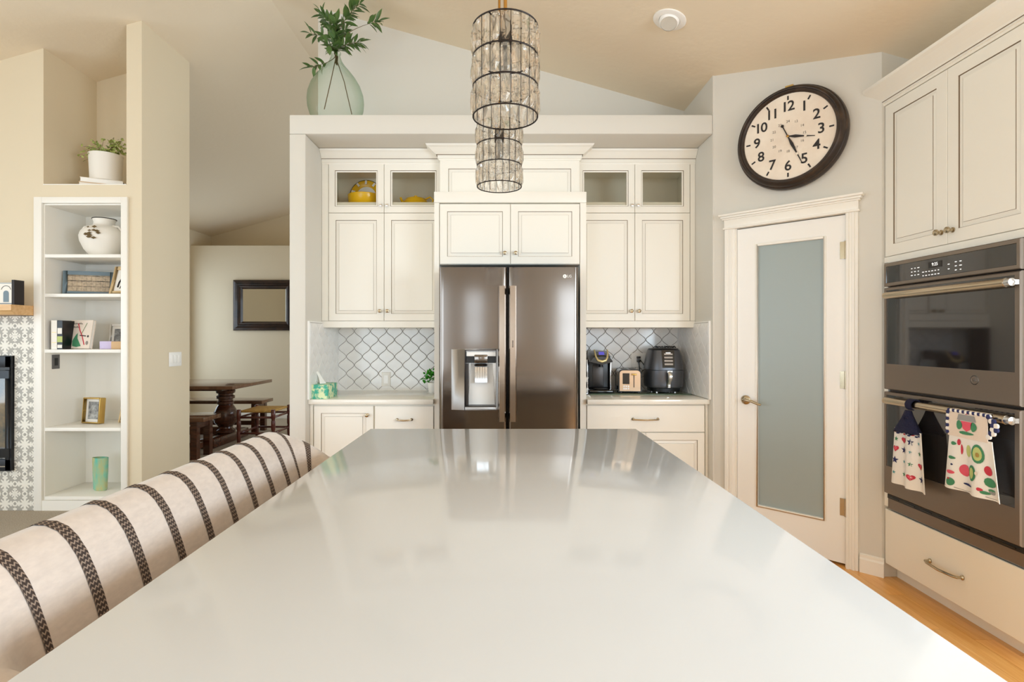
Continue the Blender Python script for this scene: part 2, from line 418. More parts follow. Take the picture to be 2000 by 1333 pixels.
struct('wall_pantry_inside', MB().box(RIGHT_X, RIGHT_X+.1, PE[1]+.1, YB+.1, 0, 2.7).box(1.6, RIGHT_X+.1, YB, YB+.1, 0, 2.7), 'wall', 'inner walls of the pantry')
m = MB(); holed(m, LEFT_X, RIGHT_X, REAR_Y-.12, REAR_Y, 'y', ceil_z, WIN_REAR)
struct('wall_rear', m, 'wall', 'rear wall with three windows')
m = MB(); holed(m, REAR_Y, YDIN2, LEFT_X-.12, LEFT_X, 'x', lambda u: ceil_z(LEFT_X), WIN_LEFT)
struct('wall_side', m, 'wall_warm_lit', 'far left wall with windows of living and dining room')
# window joinery
n = 0
def window(a, b, c, d, axis, at):
    global n
    n += 1; m = MB(); t = .05
    def bx(u0, u1, z0, z1, q=.04):
        if axis == 'y': m.box(u0, u1, at-q, at+.0, z0, z1)
        else: m.box(at-q, at, u0, u1, z0, z1)
    bx(a, b, c, c+t); bx(a, b, d-t, d); bx(a, a+t, c+t, d-t); bx(b-t, b, c+t, d-t)
    o = struct('window_%d' % n, m, 'trim', 'white framed out-of-view window number %d letting daylight in' % n)
    for i in range(1, 3):
        u = a+(b-a)*i/3; m = MB(); bx(u-.012, u+.012, c+t, d-t, .03); m.build('muntin', 'trim', o)
    m = MB(); bx(a+t, b-t, (c+d)/2-.02, (c+d)/2+.02, .035); m.build('meeting_rail', 'trim', o)
for q in WIN_REAR: window(*q, 'y', REAR_Y-.06)
for q in WIN_LEFT: window(*q, 'x', LEFT_X-.06)
for q in WIN_RIGHT: window(*q, 'x', RIGHT_X+.10)
for q in WIN_DINING_ADDED: window(*q, 'x', 1.69)  # frame of the added, unseen dining window
# bookcase wall with open niche above and column at its end
NX0, NX1 = PX(85, YBK), PX(247, YBK); BX1 = PX(240, YBK)
NZ = PZ(360, YBK); BZ = PZ(398, YBK); YBB = 4.74
m = MB()
m.prism(wall_poly(LEFT_X, NX0, 0, ceil_z), YBK, YBB, 'y')
m.prism(wall_poly(NX1, XCOL, 0, ceil_z), YBK, YBB, 'y')
m.box(NX0, NX1, YBK, YBB, BZ, NZ)
m.box(BX1, NX1, YBK, YBB, 0, BZ)
m.prism(wall_poly(LEFT_X, XCOL, 0, ceil_z), YBB, 4.83, 'y')
struct('wall_left', m, 'wall_warm_lit', 'warm-lit pale wall with open niche, bookcase recess and end column')
# dining room
struct('wall_dining', MB().box(LEFT_X, 1.6, YDIN, YDIN+.12, 0, LEDGE).box(LEFT_X, 1.6, YDIN+.12, YDIN2, LEDGE-.1, LEDGE), 'wall_warm_lit', 'dining room end wall with plant ledge')
struct('wall_dining_upper', MB().prism(wall_poly(LEFT_X, 1.6, LEDGE, ceil_z), YDIN2, YDIN2+.1, 'y'), 'wall_warm_lit', 'gable wall above the dining ledge')
dr = MB(); holed(dr, YB+.1, YDIN2, 1.6, 1.7, 'x', lambda u: 3.06, WIN_DINING_ADDED)
struct('wall_dining_right', dr, 'wall_warm_lit', 'right wall of the dining room')
struct('baseboard_dining', MB().box(LEFT_X, 1.6, YDIN-.015, YDIN, 0, .10), 'trim', 'white baseboard along the dining wall', .003)
bb = MB().prism([(0, 0), (-.016, 0), (-.016, .075), (-.010, .085), (-.010, .10), (0, .105)], .5886*R2+.012, PW+.012, 'x')
o = struct('baseboard_pantry', bb, 'trim', 'white baseboard right of the pantry door'); o.location = pwall.location; o.rotation_euler = pwall.rotation_euler
bb = MB().prism([(0, 0), (-.016, 0), (-.016, .075), (-.010, .085), (-.010, .10), (0, .105)], 0, .0564*R2, 'x')
o = struct('baseboard_pantry_left', bb, 'trim', 'short white baseboard left of the pantry door'); o.location = pwall.location; o.rotation_euler = pwall.rotation_euler

# ---------------------------------------------------------------- arabesque backsplash : every tile a piece of its wall
TW, TH = .1305, .1365
def ogee(n=7):
    """tile outline, counter-clockwise; ogee sides that interlock with the neighbours"""
    q = []
    for i in range(n):
        y = i/n; xx = .5*(.2*(1-y) + .8*.5*(1+math.cos(PI*y))); q.append((xx, y*.5))
    pts = list(q) + [(0, .5)] + [(-a, b) for a, b in q[::-1]] + [(-a, -b) for a, b in q[1:]] + [(0, -.5)] + [(a, -b) for a, b in q[:0:-1]]
    return pts
OG = [(a*TW, b*TH) for a, b in ogee()]
def clip(poly, u0, u1, z0, z1):
    def half(p, f, isect):
        out = []
        for i in range(len(p)):
            a, b = p[i-1], p[i]
            fa, fb = f(a), f(b)
            if (fa >= 0) != (fb >= 0):
                t = fa/(fa-fb); out.append((a[0]+(b[0]-a[0])*t, a[1]+(b[1]-a[1])*t))
            if fb >= 0: out.append(b)
        return out
    for f in (lambda p: p[0]-u0, lambda p: u1-p[0], lambda p: p[1]-z0, lambda p: z1-p[1]):
        poly = half(poly, f, None)
        if len(poly) < 3: return []
    return poly
def inset(poly, g):
    cx = sum(p[0] for p in poly)/len(poly); cz = sum(p[1] for p in poly)/len(poly)
    return [(cx+(p[0]-cx)*(1-g), cz+(p[1]-cz)*(1-g)) for p in poly]
full_tile = [None]
def tile_field(wall, u0, u1, z0, z1, cu, cz, place, zrot):
    """place(u) -> (x, y); the tiles face local -y turned by zrot"""
    j0 = int((z0-cz)/(TH/2))-2; j1 = int((z1-cz)/(TH/2))+2
    for j in range(j0, j1+1):
        off = TW/2 if j % 2 else 0
        i0 = int((u0-cu)/TW)-2; i1 = int((u1-cu)/TW)+2
        for i in range(i0, i1+1):
            c = (cu+off+i*TW, cz+j*TH/2)
            poly = clip([(c[0]+a, c[1]+b) for a, b in OG], u0, u1, z0, z1)
            if not poly: continue
            A = abs(sum(poly[k-1][0]*poly[k][1]-poly[k][0]*poly[k-1][1] for k in range(len(poly))))/2
            if A < .00012: continue
            loc = poly_local = [(p[0]-c[0], p[1]-c[1]) for p in poly]
            isfull = A > .99*TW*TH/2
            if isfull and full_tile[0]: me = full_tile[0]
            else:
                a, b = inset(loc, .035), inset(loc, .075)
                n_ = len(a)
                m = MB().loft([[(p[0], 0, p[1]) for p in a], [(p[0], -.006, p[1]) for p in a], [(p[0], -.0075, p[1]) for p in b]], 0, False, True, True)
                me = m.mesh('tile', 'tile')
                if isfull: full_tile[0] = me
            xy = place(c[0]); share('tile', me, wall, (xy[0], xy[1], c[1]), (random.uniform(-.006, .006), 0, zrot+random.uniform(-.006, .006)))
SB = .905   # counter height
gb = MB().box(XL_IN, -.44, YB-.008, YB, SB, 1.44).box(.56, XR, YB-.008, YB, SB, 1.44)
MB().box(XL_IN, XL_IN+.008, 3.735, YB-.008, SB, 1.44).build('grout_bed', 'grout_light', wb); MB().box(XR-.008, XR, 3.735, YB-.008, SB, 1.44).build('grout_bed', 'grout_light', wb)
MB().box(XL_IN, -.44, YB-.014, YB-.008, SB, SB+.006).build('caulk', 'white', wb); MB().box(.56, XR, YB-.014, YB-.008, SB, SB+.006).build('caulk', 'white', wb)
gb.build('grout_bed', 'grout', wb)
tile_field(wb, XL_IN+.010, -.44, SB+.002, 1.425, PX(677, YB), PZ(647.5, YB), lambda u: (u, YB-.006), 0)
tile_field(wb, .56, XR-.010, SB+.002, 1.425, PX(1166, YB), PZ(647.5, YB), lambda u: (u, YB-.006), 0)
tile_field(wb, 3.742, YB-.010, SB+.002, 1.436, 4.38, PZ(647.5, YB), lambda u: (XL_IN+.006, u), PI/2)
tile_field(wb, -(YB-.010), -3.742, SB+.002, 1.436, -4.38, PZ(647.5, YB), lambda u: (XR-.006, -u), -PI/2)
et = MB()
for xx in (XL_IN, XR-.014): et.box(xx, xx+.014, 3.722, 3.737, SB, 1.446)
et.box(XL_IN, XL_IN+.014, 3.737, 4.0, 1.438, 1.446).box(XR-.014, XR, 3.737, 4.0, 1.438, 1.446)
et.build('edge_trim', 'white_gloss', wb)

# ---------------------------------------------------------------- pantry door, casing
def on_pantry(o):
    o.location = pwall.location; o.rotation_euler = pwall.rotation_euler; return o
tr = on_pantry(bpy.data.objects.new('trim_1', None)); C.objects.link(tr); tag(tr, 'white fluted casing and header around the pantry door', 'trim', kind='structure')
for a, b in ((.0564*R2, DX0+.004), (DX1-.004, .5886*R2+.004)):
    m = MB(); wd = b-a
    m.prism([(a, 0), (a, -.020), (a+wd*.22, -.020), (a+wd*.26, -.014), (a+wd*.46, -.014), (a+wd*.5, -.020), (a+wd*.72, -.020), (a+wd*.76, -.014), (b-.008, -.014), (b, -.010), (b, 0)], 0, 2.065, 'z')
    m.build('casing', 'trim', tr)
a, b = .0564*R2-.004, .5886*R2+.008
hd = MB().box(a, b, -.024, 0, 2.055, 2.118).box(a-.006, b+.006, -.032, 0, 2.050, 2.062)
for out, z0_, z1_ in ((.010, 2.112, 2.122), (.018, 2.122, 2.136), (.028, 2.136, 2.150)): hd.box(a-out, b+out, -.024-out, 0, z0_, z1_)
hd.build('header', 'trim', tr, bevel=.003)
m = MB().box(DX0, DX0+.012, 0, .10, 0, DTOP).box(DX1-.012, DX1, 0, .10, 0, DTOP).box(DX0, DX1, 0, .10, DTOP-.010, DTOP); m.build('jamb', 'trim', tr)
d = on_pantry(bpy.data.objects.new('door_1', None)); C.objects.link(d); tag(d, 'white pantry door with one tall frosted glass pane', 'door', kind='structure')
a, b = .1066*R2+.002, .5455*R2-.002; g0, g1 = .1987*R2, .4655*R2; gz0, gz1 = .255, 1.921
m = MB().box(a, g0, .006, .041, .017, 2.044).box(g1, b, .006, .041, .017, 2.044).box(g0, g1, .006, .041, .017, gz0).box(g0, g1, .006, .041, gz1, 2.044)
m.build('slab', 'white', d)
m = MB()
for q in ((g0-.014, g0, gz0-.014, gz1+.014), (g1, g1+.014, gz0-.014, gz1+.014), (g0, g1, gz0-.014, gz0), (g0, g1, gz1, gz1+.014)): m.box(q[0], q[1], .001, .008, q[2], q[3])
m.build('glazing_bead', 'trim', d, bevel=.003)
MB().box(g0, g1, .020, .026, gz0, gz1).build('frosted_pane', 'frosted', d)
for z in (1.84, 1.085, .345):
    h_ = MB().box(b-.026, b+.002, .003, .008, z-.05, z+.05).lathe([(.0065, -.052), (.0065, .052)], (b+.004, -.002, z), 10); h_.build('hinge', 'nickel', d)
lv = MB().lathe([(.030, 0), (.030, -.006), (.022, -.012), (.012, -.014), (.010, -.045), (0.002, -.047)], (a+.055, .006, .925), 20, 'y')
lv.tube([(a+.055, -.036, .925), (a+.075, -.042, .928), (a+.11, -.044, .922), (a+.145, -.042, .908), (a+.165, -.040, .905)], [.010, .0095, .0085, .0075, .006], 10)
lv.build('lever_handle', 'nickel', d)
MB().box(a-.001, a+.003, .010, .035, .885, .965).build('latch_plate', 'steel_dark', d)
# ================================================================ KITCHEN CABINETS
knob_me = MB().lathe([(.011, 0), (.011, -.003), (.006, -.005), (.005, -.014), (.010, -.018), (.0135, -.023), (.0125, -.029), (.006, -.032), (.001, -.0325)], (0,0,0), 16, 'y').mesh('knob', 'nickel')
def pull_mesh(w):
    m = MB(); h = w/2
    m.tube([(-h, 0, 0), (-h, -.022, 0), (-h*.8, -.028, -.001), (0, -.033, -.003), (h*.8, -.028, -.001), (h, -.022, 0), (h, 0, 0)], .0055, 8)
    for s in (-1, 1): m.lathe([(.010, 0), (.010, -.004), (.006, -.008)], (s*h, 0, 0), 12, 'y')
    return m.mesh('pull', 'nickel')
def raised(x0, x1, z0, z1, yf, th=.020, fr=.052):
    """raised-panel front whose face lies at y = yf"""
    f = fr
    return MB().nested(x0, x1, z0, z1, [(0, yf+th, 0), (0, yf+.002, 0), (.002, yf, 0), (f, yf, 0), (f+.0028, yf+.006, 1), (f+.009, yf+.0075, 0), (f+.024, yf+.004, 0), (f+.0252, yf+.0015, 1), (f+.027, yf+.0012, 0)])
def slab(x0, x1, z0, z1, yf, th=.020):
    return MB().nested(x0, x1, z0, z1, [(0, yf+th, 0), (0, yf+.003, 0), (.003, yf, 0), (.03, yf, 0)])
def glazed(x0, x1, z0, z1, yf, fr, th=.020):
    m = MB(); xs = [x0, x0+fr, x1-fr, x1]
    L = [[(x0+i, y, z0+i), (x1-i, y, z0+i), (x1-i, y, z1-i), (x0+i, y, z1-i)] for i, y in ((0, yf+th), (0, yf+.002), (.002, yf), (fr-.012, yf), (fr-.009, yf+.005), (fr, yf+.007), (fr, yf+th))]
    for k in range(6): m.loft([L[k], L[k+1]], 1 if k == 3 else 0, False, True, False)
    m.loft([L[6], L[0]], 0, False, True, False)
    return m
CAB = ['cabinet', 'glaze']
CROWN = [(.004, 0), (.006, .012), (.010, .016), (.010, .045), (.016, .048), (.030, .066), (.046, .094), (.052, .100), (.056, .104), (.060, .118)]
def crown(x0, x1, yf, yb, z0, ret_l=True, ret_r=True, prof=CROWN, zscale=1., oscale=1.):
    m = MB(); prev = None; rows = []
    for out, dz in prof:
        out *= oscale; xl = x0-(out if ret_l else 0); xr = x1+(out if ret_r else 0)
        r = [(xl, yb, z0+dz*zscale), (xl, yf-out, z0+dz*zscale), (xr, yf-out, z0+dz*zscale), (xr, yb, z0+dz*zscale)]
        rows.append(r)
    for k in range(len(rows)-1): m.loft([rows[k], rows[k+1]], 1 if k in (3,) else 0, False, True, False)
    m.add(rows[0], [(0, 1, 2, 3)]); m.add(rows[-1], [(3, 2, 1, 0)])
    return m
YU = 4.02                                   # face of the side wall cabinets
UZ0, UZ1, UZS, UZT = 1.407, 1.456, 2.256, 2.617
FXL, FXR = -.470, .588                      # fridge surround
def wall_cabinet(name, label, x0, x1, stile_l, stile_r, doors, glass):
    t = thing(name, label, 'cabinet', ((x0+x1)/2, YB-.012, UZ0))
    b = MB(); th = .018; yf = YU+.021; yb = YB-.012
    b.box(x0, x0+th, yf, yb, UZ0, UZT+.02).box(x1-th, x1, yf, yb, UZ0, UZT+.02).box(x0+th, x1-th, yb-.01, yb, UZ0, UZT+.02)
    b.box(x0+th, x1-th, yf, yb-.01, UZT+.002, UZT+.02)
    b.build('carcass', 'cab_inside', t, world=True)
    MB().box(x0+th, x1-th, yf, yb-.01, UZ0, UZ1-.004).build('bottom_panel', 'cabinet', t, world=True)
    MB().box(x0+th, x1-th, yf+.002, yb-.01, UZS+.055, UZS+.085).build('shelf', 'cab_inside', t, world=True)
    MB().box(x0, x1, YU, yf, UZ0, UZ1-.002).build('light_rail', 'cabinet', t, world=True)
    if stile_l: MB().box(x0, stile_l-.002, YU+.002, yf, UZ1, UZT).build('stile', 'cabinet', t, world=True)
    if stile_r: MB().box(stile_r+.002, x1, YU+.002, yf, UZ1, UZT).build('stile', 'cabinet', t, world=True)
    for i, (a, bb_) in enumerate(doors):
        dd = raised(a+.0015, bb_-.0015, UZ1, UZS-.0015, YU).build('door', CAB, t, world=True)
        kx = bb_-.028 if i == 0 else a+.028
        share('knob', knob_me, dd, (kx-t.location.x, YU-t.location.y, 1.331+PZ(608, YU)-H-t.location.z))
    for i, ((a, bb_), (gx0, gx1)) in enumerate(zip(doors, glass)):
        fr = .058
        dd = glazed(a+.0015, bb_-.0015, UZS+.0015, UZT, YU, fr).build('glass_door', CAB, t, world=True)
        MB().box(a+fr-.002, bb_-fr+.002, YU+.010, YU+.013, UZS+fr-.002, UZT-fr+.002).build('pane', 'pane', dd, world=True)
        kx = bb_-.022 if i == 0 else a+.022
        k_ = MB().box(kx-.009, kx+.009, YU-.016, YU, UZS+.055-.009, UZS+.055+.009); k_.build('square_knob', 'chrome', dd, world=True, bevel=.002)
    crown(x0, x1, YU+.002, yb, UZT+.002-.004, False, False, zscale=(SOF0-UZT-.001)/.118).build('crown_moulding', CAB, t, world=True)
    return t
lx = [PX(641.5, YU), PX(750, YU), PX(852, YU)]
wall_cabinet('upper_cabinet', 'cream wall cabinet left of the fridge, yellow dishes behind its glass doors', XL_IN+.002, FXL+.034, lx[0], None, [(lx[0], lx[1]), (lx[1], FXL+.034)], [(0, 0), (0, 0)])
rx = [PX(1137, YU), PX(1240, YU), PX(1348, YU)]
wall_cabinet('upper_cabinet', 'cream wall cabinet right of the fridge with empty glass-doored top', FXR-.036, XR-.002, None, rx[2], [(FXR-.036, rx[1]), (rx[1], rx[2])], [(0, 0), (0, 0)])
# fridge surround with the cabinet above the fridge
YO = 3.777
t = thing('fridge_surround_cabinet', 'cream cabinet and side panels enclosing the stainless fridge', 'cabinet', (.06, 4.2, 0))
for a, b in ((FXL, FXL+.034), (FXR-.042, FXR)): MB().box(a, b, YO+.002, YB-.002 if False else 4.018, 0, 2.27).build('side_panel', 'cabinet', t, world=True)
MB().box(FXL-.001, FXR+.001, YO-.004, 4.018, PZ(396, YO), PZ(375, YO)).build('ledge_board', 'cabinet', t, world=True, bevel=.002)
OZ0, OZ1 = PZ(516, YO), PZ(397.5, YO)
MB().box(FXL+.034, FXR-.042, YO+.022, 4.36, OZ0-.002, OZ1).build('carcass', 'cabinet', t, world=True)
ox = [FXL+.037, PX(997, YO), FXR-.045]
for i in (0, 1):
    dd = raised(ox[i]+.0015, ox[i+1]-.0015, OZ0, OZ1-.004, YO).build('door', CAB, t, world=True)
    share('knob', knob_me, dd, (PX(986 if i == 0 else 1007, YO)-.06, YO-4.2, PZ(495, YO)))
YT = 3.95; ax0, ax1 = PX(859, YT), PX(1132, YT)
MB().box(ax0, ax1, YT+.02, 4.36, PZ(375, YO)-.05, SOF0-.003).build('top_box', 'cabinet', t, world=True)
raised(ax0, ax1, PZ(375, YO)-.05, PZ(313, YT), YT, fr=.062).build('frieze_panel', CAB, t, world=True)
crown(ax0, ax1, YT+.0, 4.1, PZ(314, YT), True, True, zscale=(SOF0-.002-PZ(314, YT))/.118, oscale=1.55).build('crown_moulding', CAB, t, world=True)
MB().box(FXL+.034, FXR-.042, 3.82, 3.83, 0.0, OZ0-.004).build('dark_recess_back', 'gap', t, world=True) if False else None
# base cabinets and counters
YC = 3.772
def base(name, label, x0, x1):
    t = thing(name, label, 'cabinet', ((x0+x1)/2, 4.05, 0))
    MB().box(x0, x1, YC+.021, YB-.012, .10, SB-.034).build('carcass', 'cabinet', t, world=True)
    MB().box(x0, x1, YC+.08, YB-.012, 0, .10).build('toe_kick', 'cabinet', t, world=True)
    return t
t = base('base_cabinet', 'white base cabinet with door and drawer left of the fridge', XL_IN+.002, FXL-.002)
MB().box(XL_IN+.002, PX(611, YC), YC, YC+.021, .10, SB-.034).build('stile', 'cabinet', t, world=True)
dd = raised(PX(613, YC), PX(729, YC), .12, PZ(793.5, YC), YC, fr=.05).build('door', CAB, t, world=True)
share('knob', knob_me, dd, (PX(718, YC)-t.location.x, YC-4.05, PZ(811, YC)))
d1 = slab(PX(732, YC), FXL-.004, .64, PZ(793.5, YC), YC).build('drawer', CAB, t, world=True)
share('pull', pull_mesh(.10), d1, (PX(790, YC)-t.location.x, YC-4.05, PZ(820, YC)))
d1 = slab(PX(732, YC), FXL-.004, .12, .636, YC).build('drawer', CAB, t, world=True)
share('pull', pull_mesh(.10), d1, (PX(790, YC)-t.location.x, YC-4.05, .55))
t = base('base_cabinet', 'white base cabinet with wide drawer right of the fridge', FXR+.002, XR-.002)
MB().box(PX(1378, YC), XR-.002, YC, YC+.021, .10, SB-.034).build('stile', 'cabinet', t, world=True)
d1 = slab(FXR+.004, PX(1376.5, YC), PZ(844.5, YC), PZ(792.5, YC), YC).build('drawer', CAB, t, world=True)
share('pull', pull_mesh(.172), d1, (PX(1260.5, YC)-t.location.x, YC-4.05, PZ(819, YC)))
xm = (FXR+.004+PX(1376.5, YC))/2
for a, b, kx in ((FXR+.004, xm-.001, xm-.03), (xm+.001, PX(1376.5, YC), xm+.03)):
    dd = raised(a, b, .12, PZ(846, YC), YC, fr=.05).build('door', CAB, t, world=True)
    share('knob', knob_me, dd, (kx-t.location.x, YC-4.05, .60))
for x0, x1, lab in ((XL_IN+.001, FXL-.001, 'pale counter slab under the tissue box, left of the fridge'), (FXR+.001, XR-.001, 'pale counter slab under the coffee maker, right of the fridge')):
    o = MB().box(x0, x1, 3.735, YB-.009, SB-.034, SB).build('countertop', 'counter', bevel=.004); tag(o, lab, 'countertop')

# ---------------------------------------------------------------- island
IX0, IX1, IY0, IY1, IZ = -.622, .636, .30, 2.567, .900
o = MB().prism([(IX0, IY0), (IX1, IY0), (IX1, IY1-.0), (IX1, IY1), (IX0, IY1)], IZ-.04, IZ, 'z').build('island_countertop', 'quartz', bevel=.004); tag(o, 'large glossy white quartz island top in the foreground', 'countertop')
t = thing('kitchen_island', 'white island base cabinet under the quartz top', 'island', (.13, 1.43, 0))
MB().box(-.32, .60, .36, 2.50, .10, IZ-.041).build('body', 'cabinet', t, world=True)
MB().box(-.28, .54, .42, 2.44, 0, .10).build('toe_kick', 'cabinet', t, world=True)
for i in range(4):
    ya = .38+i*.53
    L = raised(0, .52, .12, IZ-.06, 0, fr=.055).build('door', CAB, t, loc=(.62-.13, ya+.0-1.43, 0), rot=(0, 0, PI/2))
    share('knob', knob_me, L, (.48 if i % 2 == 0 else .04, 0, .70))
    ya2 = ya+.52
for i in range(2):
    raised(0, .44, .12, IZ-.06, 0, fr=.055).build('end_panel', CAB, t, loc=(.595-i*.455-.13, 2.521-1.43, 0), rot=(0, 0, PI))

# ---------------------------------------------------------------- oven tower : local x runs toward the camera, -y faces the room
OX, OY0, OLEN = 2.128, 3.018, .86
t = thing('oven_cabinet', 'tall cream cabinet housing the double wall oven', 'cabinet', (OX, OY0, 0), -PI/2)
D = .62
MB().box(0, OLEN, .021, D, .10, .385).box(0, .018, .021, D, .385, 1.765).box(OLEN-.018, OLEN, .021, D, .385, 1.765).box(.018, OLEN-.018, D-.02, D, .385, 1.765).box(0, OLEN, .021, D, 1.765, 2.66).build('carcass', 'cabinet', t)
for a, b in ((0, .030), (OLEN-.035, OLEN)): MB().box(a, b, .0, .021, .40, 1.745).build('stile', 'cabinet', t)
MB().box(0, OLEN, .0, .021, 1.742, 1.776).build('rail', 'cabinet', t)
MB().box(.0, OLEN, .07, .085, 0, .10).build('toe_kick', 'cabinet', t)
um = OY0-2.593
for i, (a, b) in enumerate(((.006, um-.0015), (um+.0015, OLEN-.004))):
    dd = raised(a, b, 1.779, 2.615, 0, fr=.062).build('door', CAB, t)
    share('knob', knob_me, dd, (b-.032 if i == 0 else a+.032, 0, PZ(455, 2.63)), scale=(1.15, 1.15, 1.15))
CR2 = [(.002, 0), (.004, .012), (.009, .014), (.009, .024), (.014, .026), (.018, .036), (.040, .062), (.070, .092), (.080, .100), (.084, .104), (.088, .118)]
crown(-.055, OLEN, 0, D, 2.618, False, True, prof=CR2, zscale=.105/.118).build('crown_moulding', CAB, t)
d1 = slab(.004, OLEN-.004, .080, .383, 0).build('drawer', CAB, t)
share('pull', pull_mesh(.19), d1, (OY0-2.60, 0, PZ(1112, 2.60)), scale=(1, 1.2, 1.2))
# double wall oven (sits in the tower, own object)
OW0, OW1 = .034, .822; YO_ = -.028
t = thing('double_wall_oven', 'slate grey double wall oven with two handles', 'oven', (OX, OY0, 0), -PI/2)
MB().box(OW0+.01, OW1-.01, .0, .55, .40, 1.73).build('body', 'steel_dark', t)
cp = MB().nested(OW0, OW1, 1.610, 1.736, [(0, .0, 0), (0, YO_+.004, 0), (.004, YO_, 0), (.018, YO_, 0), (.020, YO_+.003, 1), (.03, YO_+.003, 1)], False)
cp.add([(OW0+.03, YO_+.003, 1.64), (OW1-.03, YO_+.003, 1.64), (OW1-.03, YO_+.003, 1.706), (OW0+.03, YO_+.003, 1.706)], [(3, 2, 1, 0)], 1)
cp = cp.build('control_panel', ['slate', 'slate_glass'], t)
dsp = MB().box(.345, .425, YO_+.001, YO_+.0029, 1.672, 1.702).build('display', 'steel_dark', cp)
share('clock_digits', text_mesh('9:25', .022, 'display_white', .0004), dsp, (.385, YO_+.0005, 1.688), (PI/2, 0, 0))
lg = MB()
for gx, gz, nx, nz, dx, dz in ((.235, 1.650, 3, 3, .022, .0175), (.31, 1.640, 6, 2, .019, .018), (.465, 1.655, 1, 2, .02, .022), (.505, 1.645, 2, 3, .026, .019)):
    for i in range(nx):
        for j in range(nz):
            ww = random.uniform(.003, .0065); lg.box(gx+i*dx-ww, gx+i*dx+ww, YO_+.0018, YO_+.0029, gz+j*dz-.0018, gz+j*dz+.0018)
lg.build('key_legends', 'display_white', cp)
def oven_door(z0, z1, gz0, gz1, hz, name):
    dm = MB().nested(OW0, OW1, z0, z1, [(0, .0, 0), (0, YO_+.005, 0), (.005, YO_, 0), (.016, YO_, 0)], False)
    gx0, gx1 = OW0+.020, OW1-.026
    fr = [(OW0+.016, z0+.016), (OW1-.016, z0+.016), (OW1-.016, z1-.016), (OW0+.016, z1-.016)]; gl = [(gx0, gz0), (gx1, gz0), (gx1, gz1), (gx0, gz1)]
    dm.loft([[(p[0], YO_, p[1]) for p in fr], [(p[0], YO_, p[1]) for p in gl], [(p[0], YO_+.004, p[1]) for p in gl]], 0, False, True, False)
    dm.add([(gx0, YO_+.02, gz0), (gx1, YO_+.02, gz0), (gx1, YO_+.02, gz1), (gx0, YO_+.02, gz1)], [(3, 2, 1, 0)])
    dd = dm.build(name, 'slate', t)
    MB().box(gx0, gx1, YO_+.002, YO_+.012, gz0, gz1).build('window', 'slate_glass', dd)
    hx0, hx1, hy = .078, .818, -.055
    hm = MB().lathe([(.004, hx0), (.0165, hx0+.004), (.0185, hx0+.02), (.0185, hx1-.03), (.0165, hx1-.03)], (0, hy, hz), 20, 'x').build('handle', 'oven_handle', dd)
    en = MB().lathe([(.0165, hx1-.03), (.0175, hx1-.026), (.0165, hx1-.004), (.004, hx1)], (0, hy, hz), 20, 'x')
    en.build('handle_end', 'steel_light', dd)
    for xx in (hx0+.02, hx1-.012): MB().box(xx-.010, xx+.010, hy, YO_, hz-.010, hz+.010).build('handle_bracket', 'steel_light', dd)
    return dd
du = oven_door(1.050, 1.604, PZ(711, 2.96), 1.588, 1.558, 'upper_door')
dl = oven_door(.482, 1.036, .632, 1.02, .992, 'lower_door')
lo = MB().lathe([(.021, 0), (.021, -.0015), (.018, -.0015), (.018, 0)], (OY0-2.41, YO_, PZ(743, 2.41)), 28, 'y', cap=False); lo.build('round_badge', 'chrome', du)
share('badge_letters', text_mesh('GE', .019, 'chrome', .0005), du, (OY0-2.41, YO_-.0008, PZ(743, 2.41)), (PI/2, 0, 0))
MB().box(OW0, OW1, -.004, 0.0, .395, .478).build('bottom_trim', 'slate', t)
vm = MB().box(OW0+.004, OW1-.004, -.010, -.003, .452, .474).build('vent_gap', 'black', t)
for i in range(7):
    MB().box(OW0+.02+i*.11, OW0+.09+i*.11, -.013, -.010, .460, .464).build('vent_slot', 'black_gloss', vm)

# ================================================================ REFRIGERATOR
RX0, RX1, RY, RZ = -.4096, .4995, 3.53, 1.79
t = thing('refrigerator', 'stainless steel side-by-side refrigerator with ice dispenser', 'refrigerator', ((RX0+RX1)/2, 3.9, 0))
MB().box(RX0+.008, RX1-.008, RY+.085, 4.30, .02, RZ-.03).build('body', 'steel_dark', t, world=True)
xs = PX(991.5, RY)
def fdoor(x0, x1, nm, hole=None, n=14):
    """gently bowed door front; hole=(hx0,hx1,hz0,hz1) leaves the dispenser recess open"""
    def yy(x):
        u = (x-x0)/(x1-x0); e = min(u, 1-u)*(x1-x0)
        y = RY - .004*math.sin(PI*u)
        if e < .022: y += .022*(1-math.sqrt(max(0, 1-(1-e/.022)**2)))
        return y
    xx = sorted(set([x0+(x1-x0)*i/n for i in range(n+1)] + [x0+.002, x0+.006, x0+.012, x0+.022, x1-.022, x1-.012, x1-.006, x1-.002] + (list(hole[:2]) if hole else [])))
    zz = [.06, RZ] if not hole else [.06, hole[2], hole[3], RZ]
    m = MB()
    for i in range(len(xx)-1):
        for k in range(len(zz)-1):
            if hole and k == 1 and hole[0]-1e-6 <= xx[i] and xx[i+1] <= hole[1]+1e-6: continue
            a, b = xx[i], xx[i+1]
            m.add([(a, yy(a), zz[k]), (b, yy(b), zz[k]), (b, yy(b), zz[k+1]), (a, yy(a), zz[k+1])], [(0, 1, 2, 3)], 0, True)
    for i in range(len(xx)-1):
        a, b = xx[i], xx[i+1]
        for z in (.06, RZ): m.add([(a, yy(a), z), (b, yy(b), z), (b, RY+.075, z), (a, RY+.075, z)], [(0, 1, 2, 3)])
    for x in (x0, x1):
        m.add([(x, yy(x), .06), (x, RY+.075, .06), (x, RY+.075, RZ), (x, yy(x), RZ)], [(0, 1, 2, 3)])
    m.add([(x0, RY+.075, .06), (x1, RY+.075, .06), (x1, RY+.075, RZ), (x0, RY+.075, RZ)], [(0, 1, 2, 3)])
    return m.build(nm, 'steel', t, world=True), yy
